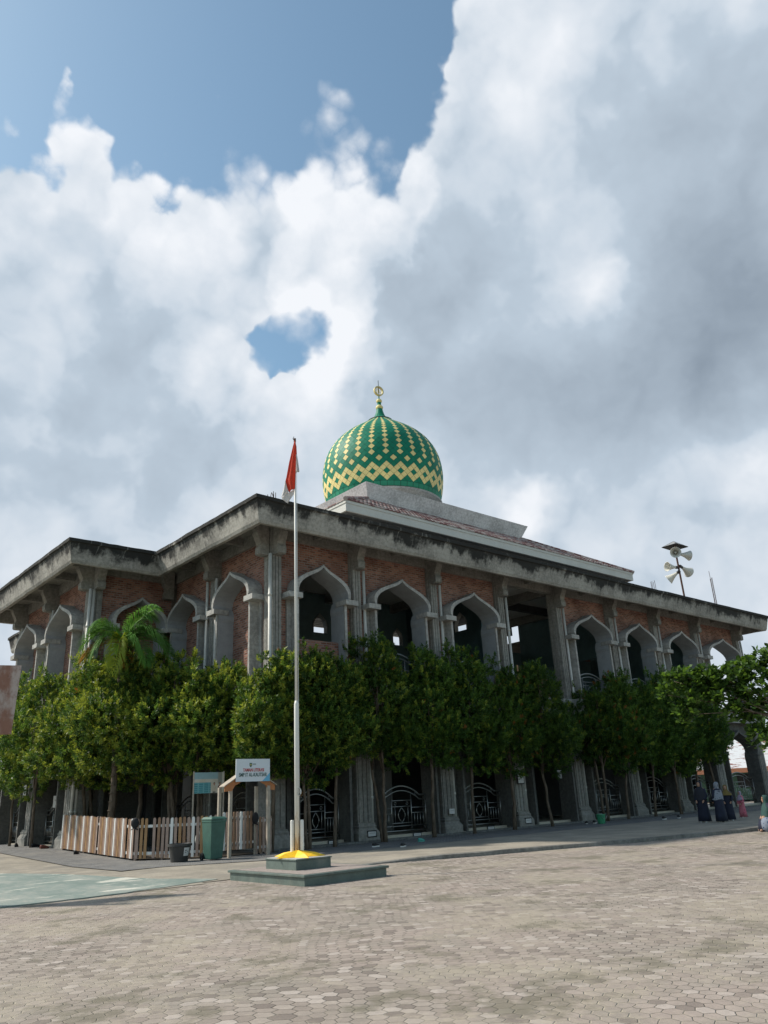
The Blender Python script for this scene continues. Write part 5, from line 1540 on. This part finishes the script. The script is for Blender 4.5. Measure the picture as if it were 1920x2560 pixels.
# distant trees
def far_tree(label, x, y, H, r, seed, n=520, big=.45):
    rng = np.random.default_rng(seed); t = thing('distant_tree', label, 'tree', (x, y, 0), 'trees beyond the mosque'); ORG[t.name] = Vector((0, 0, 0))
    lobes = [(math.cos(k * 2.1) * r * .5, math.sin(k * 2.1) * r * .5, H * (.5 + .06 * k), r * .55, r * .55, H * .16) for k in range(7)]
    P, d = crown_points(rng, lobes, n); V, F, mi = leaves(rng, P, d, 10, big, big * .22, 70, .3, .1, 0)
    np_mesh('crown', V, F, mi, [M[q] for q in LEAFMATS], t)
    trunk_mesh(rng, H * .5, lobes, 1, .25, t)
far_tree('tall tree showing leaves below the wing eaves at the view edge', -9.3, 46.5, 12.6, 3.6, 901)
far_tree('small tree standing beyond the arch at the far corner', 46, -1.5, 6.0, 3.0, 902)
far_tree('bushy tree behind the low tin-roofed house', 54, 4, 8.0, 4.0, 903)
# low house with tin roof beyond the far corner of the mosque
hs = thing('house', 'low green-walled house with worn white and rust tin roof beyond the corner arch', 'house', (49, 7, 0))
m, k, bs, P = newmat('rusty_tin_sheet'); n = k.noise(k.vm('MULTIPLY', P, (.5, .5, 3)), 1.6, 6, .7)
c = k.mix(k.ramp(n, .52, .6), (.62, .64, .66), (.22, .08, .06)); finish(k, bs, c, .5, None, .1, .4)
M['greenwall'] = simple('pale_green_wall', (.10, .20, .15), .8, .1, 2, 0, 0)
b = MB(); b.T = lambda s, d, z: (48.5 + s * .45 + d * .9, 7.2 - s * .9 + d * .45, z)
b.box(-9, 12, 0, 7, 0, 2.25); b.build('wall', M['greenwall'], hs)
for s in (-5, -1, 3, 7):
    b = MB(); b.T = lambda s_, d, z: (48.5 + s_ * .45 + d * .9, 7.2 - s_ * .9 + d * .45, z)
    b.box(s, s + 1.3, -.04, .02, .9, 1.9); b.build('window', M['dark'], hs)
b = MB(); b.T = lambda s, d, z: (48.5 + s * .45 + d * .9, 7.2 - s * .9 + d * .45, z)
b.loft([[(s, d, z) for d, z in ((-.9, 2.28), (3.5, 5.0), (7.9, 2.28), (7.9, 2.2), (3.5, 4.9), (-.9, 2.2))] for s in (-9.6, 12.6)])
rf = b.build('roof', m, hs)
b = MB(); b.T = lambda s, d, z: (48.5 + s * .45 + d * .9, 7.2 - s * .9 + d * .45, z)
b.box(-9.6, 12.6, -.96, -.905, 2.0, 2.34); b.build('eave_board', simple('salmon_board', (.50, .22, .13), .7, .1, 3, 0, 0), rf)
# ------------------------------------------------------------------ sky: cumulus bank as an edge line over azimuth, and soft patches by direction and angular radius
SKY_F, SKY_R, SKY_U = (0.53773, 0.59097, 0.60133), (0.73964, -0.67300, 0.00000), (-0.40469, -0.44476, 0.79900)
EDGE = [(-0.6614, 0.1972), (-0.5162, 0.2284), (-0.435, 0.2262), (-0.4147, 0.2187), (-0.4013, 0.1973), (-0.3888, 0.1966), (-0.3752, 0.2262), (-0.3568, 0.2377), (-0.343, 0.2302), (-0.3331, 0.1984), (-0.3247, 0.1631), (-0.3175, 0.1455), (-0.2903, 0.1419), (-0.2688, 0.1366), (-0.2395, 0.1476), (-0.2112, 0.1526), (-0.1899, 0.1463), (-0.172, 0.1574), (-0.1389, 0.1586), (-0.112, 0.152), (-0.09783, 0.1381), (-0.09023, 0.1678), (-0.06502, 0.1886), (-0.03533, 0.186), (-0.02299, 0.1838), (-0.01143, 0.1604), (0.009067, 0.1552), (0.03081, 0.152), (0.04279, 0.1742), (0.05497, 0.1794), (0.06686, 0.206), (0.07686, 0.2446), (0.08585, 0.2905), (0.09932, 0.3392), (0.1183, 0.3817), (0.2574, 0.4815), (0.6424, 0.4912)]
GAPS = [(0.4599, 0.706, 0.5386, 0.0117), (0.4732, 0.6886, 0.5494, 0.0067)]
HEADS = [(0.4439, 0.5857, 0.6782, 0.0492), (0.4569, 0.644, 0.6136, 0.0567), (0.4513, 0.6061, 0.655, 0.0501), (0.4996, 0.5679, 0.6541, 0.0749), (0.4918, 0.6344, 0.5963, 0.0606), (0.5187, 0.5289, 0.6717, 0.0532)]
GREYS = [(0.7975, 0.3548, 0.4879, 0.1755, 0.5), (0.8382, 0.261, 0.4789, 0.1511, 0.5), (0.7528, 0.4723, 0.4584, 0.1516, 0.42), (0.6645, 0.5757, 0.4765, 0.1273, 0.48), (0.5606, 0.5733, 0.5975, 0.0947, 0.45), (0.77, 0.2417, 0.5905, 0.1402, 0.42), (0.3275, 0.7821, 0.5302, 0.1093, 0.26), (0.3232, 0.8587, 0.3978, 0.139, 0.2), (0.696, 0.2803, 0.6611, 0.1311, 0.24), (0.7027, 0.1788, 0.6887, 0.1038, 0.28), (0.6233, 0.4899, 0.6095, 0.0884, 0.3), (0.4279, 0.7879, 0.4428, 0.0899, 0.15)]
BRIGHTS = [(0.7176, 0.4096, 0.5633, 0.0604, 0.38), (0.8712, 0.3548, 0.3392, 0.0622, 0.42), (0.7461, 0.5717, 0.3413, 0.0549, 0.5), (0.5576, 0.372, 0.7421, 0.0944, 0.25), (0.5084, 0.6888, 0.5168, 0.0456, 0.25), (0.2464, 0.8687, 0.4298, 0.0406, 0.25)]
SUN_AZ, SUN_EL = R(130), R(46.0)
sd = Vector((math.cos(SUN_EL) * math.cos(SUN_AZ), math.cos(SUN_EL) * math.sin(SUN_AZ), math.sin(SUN_EL)))
world = bpy.data.worlds.new('World'); scene.world = world; world.use_nodes = True
k = NT(world.node_tree); bg = world.node_tree.nodes['Background']
sky = k.new('ShaderNodeTexSky', sky_type='NISHITA'); sky.sun_disc = False
sky.sun_elevation = SUN_EL; sky.sun_rotation = R(90) - SUN_AZ
sky.air_density = 1.0; sky.dust_density = 1.0; sky.ozone_density = 1.0
SKY_STR = 0.10
tc = k.new('ShaderNodeTexCoord'); Dn = k.vm('NORMALIZE', tc.outputs['Generated'])
w1 = k.vm('SUBTRACT', k.noise(Dn, 8.0, 4, .6, 0, True), (.5, .5, .5))
Dw = k.vm('ADD', Dn, k.vm('SCALE', w1, scale=.11))
def field(L, vec, smooth=.03):
    acc = None
    for c in L:
        v = k.math('SUBTRACT', c[3], k.vm('DISTANCE', vec, c[:3]))
        acc = v if acc is None else k.math('SMOOTH_MAX', acc, v, smooth)
    return acc
tt = k.math('MAXIMUM', k.vm('DOT_PRODUCT', Dw, SKY_F), .05)
uu = k.math('DIVIDE', k.vm('DOT_PRODUCT', Dw, SKY_R), tt); vv = k.math('DIVIDE', k.vm('DOT_PRODUCT', Dw, SKY_U), tt)
U_LO, U_HI, V_LO, V_HI = EDGE[0][0], EDGE[-1][0], -.2, 1.0
fc = k.new('ShaderNodeFloatCurve'); cv = fc.mapping.curves[0]
pts_ = [((u - U_LO) / (U_HI - U_LO), (v - V_LO) / (V_HI - V_LO)) for u, v in EDGE]
cv.points[0].location = pts_[0]; cv.points[1].location = pts_[-1]
for q in pts_[1:-1]: cv.points.new(*q)
for q in cv.points: q.handle_type = 'VECTOR'
fc.mapping.update()
k.l.new(k.math('DIVIDE', k.math('SUBTRACT', uu, U_LO), U_HI - U_LO, clamp=True), fc.inputs['Value'])
ev = k.math('ADD', k.math('MULTIPLY', fc.outputs[0], V_HI - V_LO), V_LO)
S = k.math('MULTIPLY', k.math('SUBTRACT', ev, vv), .75)
Hh = field(GAPS, Dw, .02)
S = k.math('SMOOTH_MIN', S, k.math('MULTIPLY', Hh, -1.0), .02)
# plain cumulus everywhere else (round the back of the sky)
away = k.ramp(k.vm('DOT_PRODUCT', Dn, SKY_F), .45, .72, 1, 0)
f1 = k.noise(Dn, 22.0, 6, .62)
f0 = k.noise(Dn, 2.4, 3, .6)
gen = k.math('SUBTRACT', f0, .54)
mxs = k.new('ShaderNodeMix', data_type='FLOAT'); k.l.new(away, mxs.inputs[0]); k.l.new(S, mxs.inputs[2]); k.l.new(gen, mxs.inputs[3]); S = mxs.outputs[0]
vo = k.new('ShaderNodeTexVoronoi', feature='F1'); k.l.new(k.vm('ADD', Dn, k.vm('SCALE', w1, scale=.05)), vo.inputs['Vector']); vo.inputs['Scale'].default_value = 15.0; vo.inputs['Detail'].default_value = 1.0; vo.inputs['Roughness'].default_value = .6
puff = k.math('SUBTRACT', .70, vo.outputs['Distance'])
S = k.math('ADD', S, k.math('MULTIPLY', puff, .075))
S2 = k.math('ADD', S, k.math('MULTIPLY', k.math('SUBTRACT', f1, .5), .045))
alpha = k.ramp(S2, -.004, k.math('MAXIMUM', k.ramp(f0, .4, .62, .008, .05), k.ramp(Hh, -.045, -.005, .008, .075)))
# grey undersides and sunlit heads
def soft(L):
    acc = None
    for c in L:
        v = k.math('MULTIPLY', k.ramp(k.vm('DISTANCE', Dw, c[:3]), c[3] * 1.15, 0.0), c[4])
        acc = v if acc is None else k.math('ADD', acc, v)
    return acc
dark = k.math('SUBTRACT', soft(GREYS), soft(BRIGHTS))
L1 = Vector((sd.x, sd.y, sd.z)) * .05
r1 = k.noise(Dw, 4.6, 4, .55); r2 = k.noise(k.vm('ADD', Dw, tuple(L1)), 4.6, 4, .55)
relief = k.math('MULTIPLY', k.math('SUBTRACT', r2, r1), 1.0)
edge = k.ramp(S2, .0, .16, .42, 0)
hd = k.math('ADD', field(HEADS, Dw, .02), k.math('MULTIPLY', k.math('SUBTRACT', f1, .5), .05))
head = k.math('MULTIPLY', k.ramp(hd, -.004, .016, 0, 1), k.ramp(hd, .01, .17, .22, 0))
head2 = k.ramp(hd, -.12, .0, 0, .10); head2 = k.math('MULTIPLY', head2, k.math('LESS_THAN', hd, .0))
shade = k.math('SUBTRACT', k.math('ADD', k.math('ADD', k.math('MULTIPLY', dark, .80), .34), relief), k.math('ADD', edge, head))
nearedge = k.ramp(S2, .0, .22, .55, .10)
shade = k.math('SUBTRACT', k.math('ADD', shade, k.math('MULTIPLY', k.math('SUBTRACT', f1, .5), .12)), k.math('MULTIPLY', k.math('SUBTRACT', puff, .20), nearedge))
ccol = k.mix(k.ramp(shade, 0, .5, smooth=False), (.82, .845, .885), (.475, .56, .65))
ccol = k.mix(k.ramp(shade, .42, 1.6, smooth=False), ccol, (.13, .17, .225))
dim = k.ramp(away, 0, 1, 1.0, .6)
ccol = k.vm('SCALE', ccol, scale=k.math('MULTIPLY', dim, 0.90 / SKY_STR))
blue = k.vm('MULTIPLY', sky.outputs[0], (1.28, 1.45, 1.30))
col = k.mix(alpha, blue, ccol)
k.l.new(col, bg.inputs[0]); bg.inputs[1].default_value = SKY_STR
sun = bpy.data.lights.new('sun', 'SUN'); sun.energy = 4.0; sun.angle = R(2.5); sun.color = (1.0, .93, .83)
so = bpy.data.objects.new('sun', sun); link(so); so.location = (0, 0, 60)
so.rotation_euler = (-sd).to_track_quat('-Z', 'Y').to_euler()
# camera
cam = bpy.data.cameras.new('camera'); co = bpy.data.objects.new('camera', cam); link(co)
yaw, pitch, roll = 0.849869, 0.353969, -0.048200
f = Vector((math.cos(pitch)*math.cos(yaw), math.cos(pitch)*math.sin(yaw), math.sin(pitch)))
r = Vector((math.sin(yaw), -math.cos(yaw), 0)); u = r.cross(f)
r2_ = math.cos(roll)*r + math.sin(roll)*u; u2_ = -math.sin(roll)*r + math.cos(roll)*u
co.matrix_world = Matrix(((r2_.x, u2_.x, -f.x, -14.5600), (r2_.y, u2_.y, -f.y, -22.7853), (r2_.z, u2_.z, -f.z, 1.4101), (0, 0, 0, 1)))
cam.sensor_fit = 'VERTICAL'; cam.sensor_height = 36; cam.lens = 1932.45 / 2560 * 36
cam.clip_end = 2000; cam.clip_start = .05
scene.camera = co
scene.view_settings.view_transform = 'Standard'; scene.view_settings.look = 'None'
scene.view_settings.exposure = 0.30; scene.view_settings.gamma = 1.0
scene.view_settings.use_curve_mapping = False
scene.cycles.use_adaptive_sampling = True; scene.cycles.adaptive_threshold = .015
scene.cycles.max_bounces = 6; scene.cycles.diffuse_bounces = 4; scene.cycles.transmission_bounces = 3
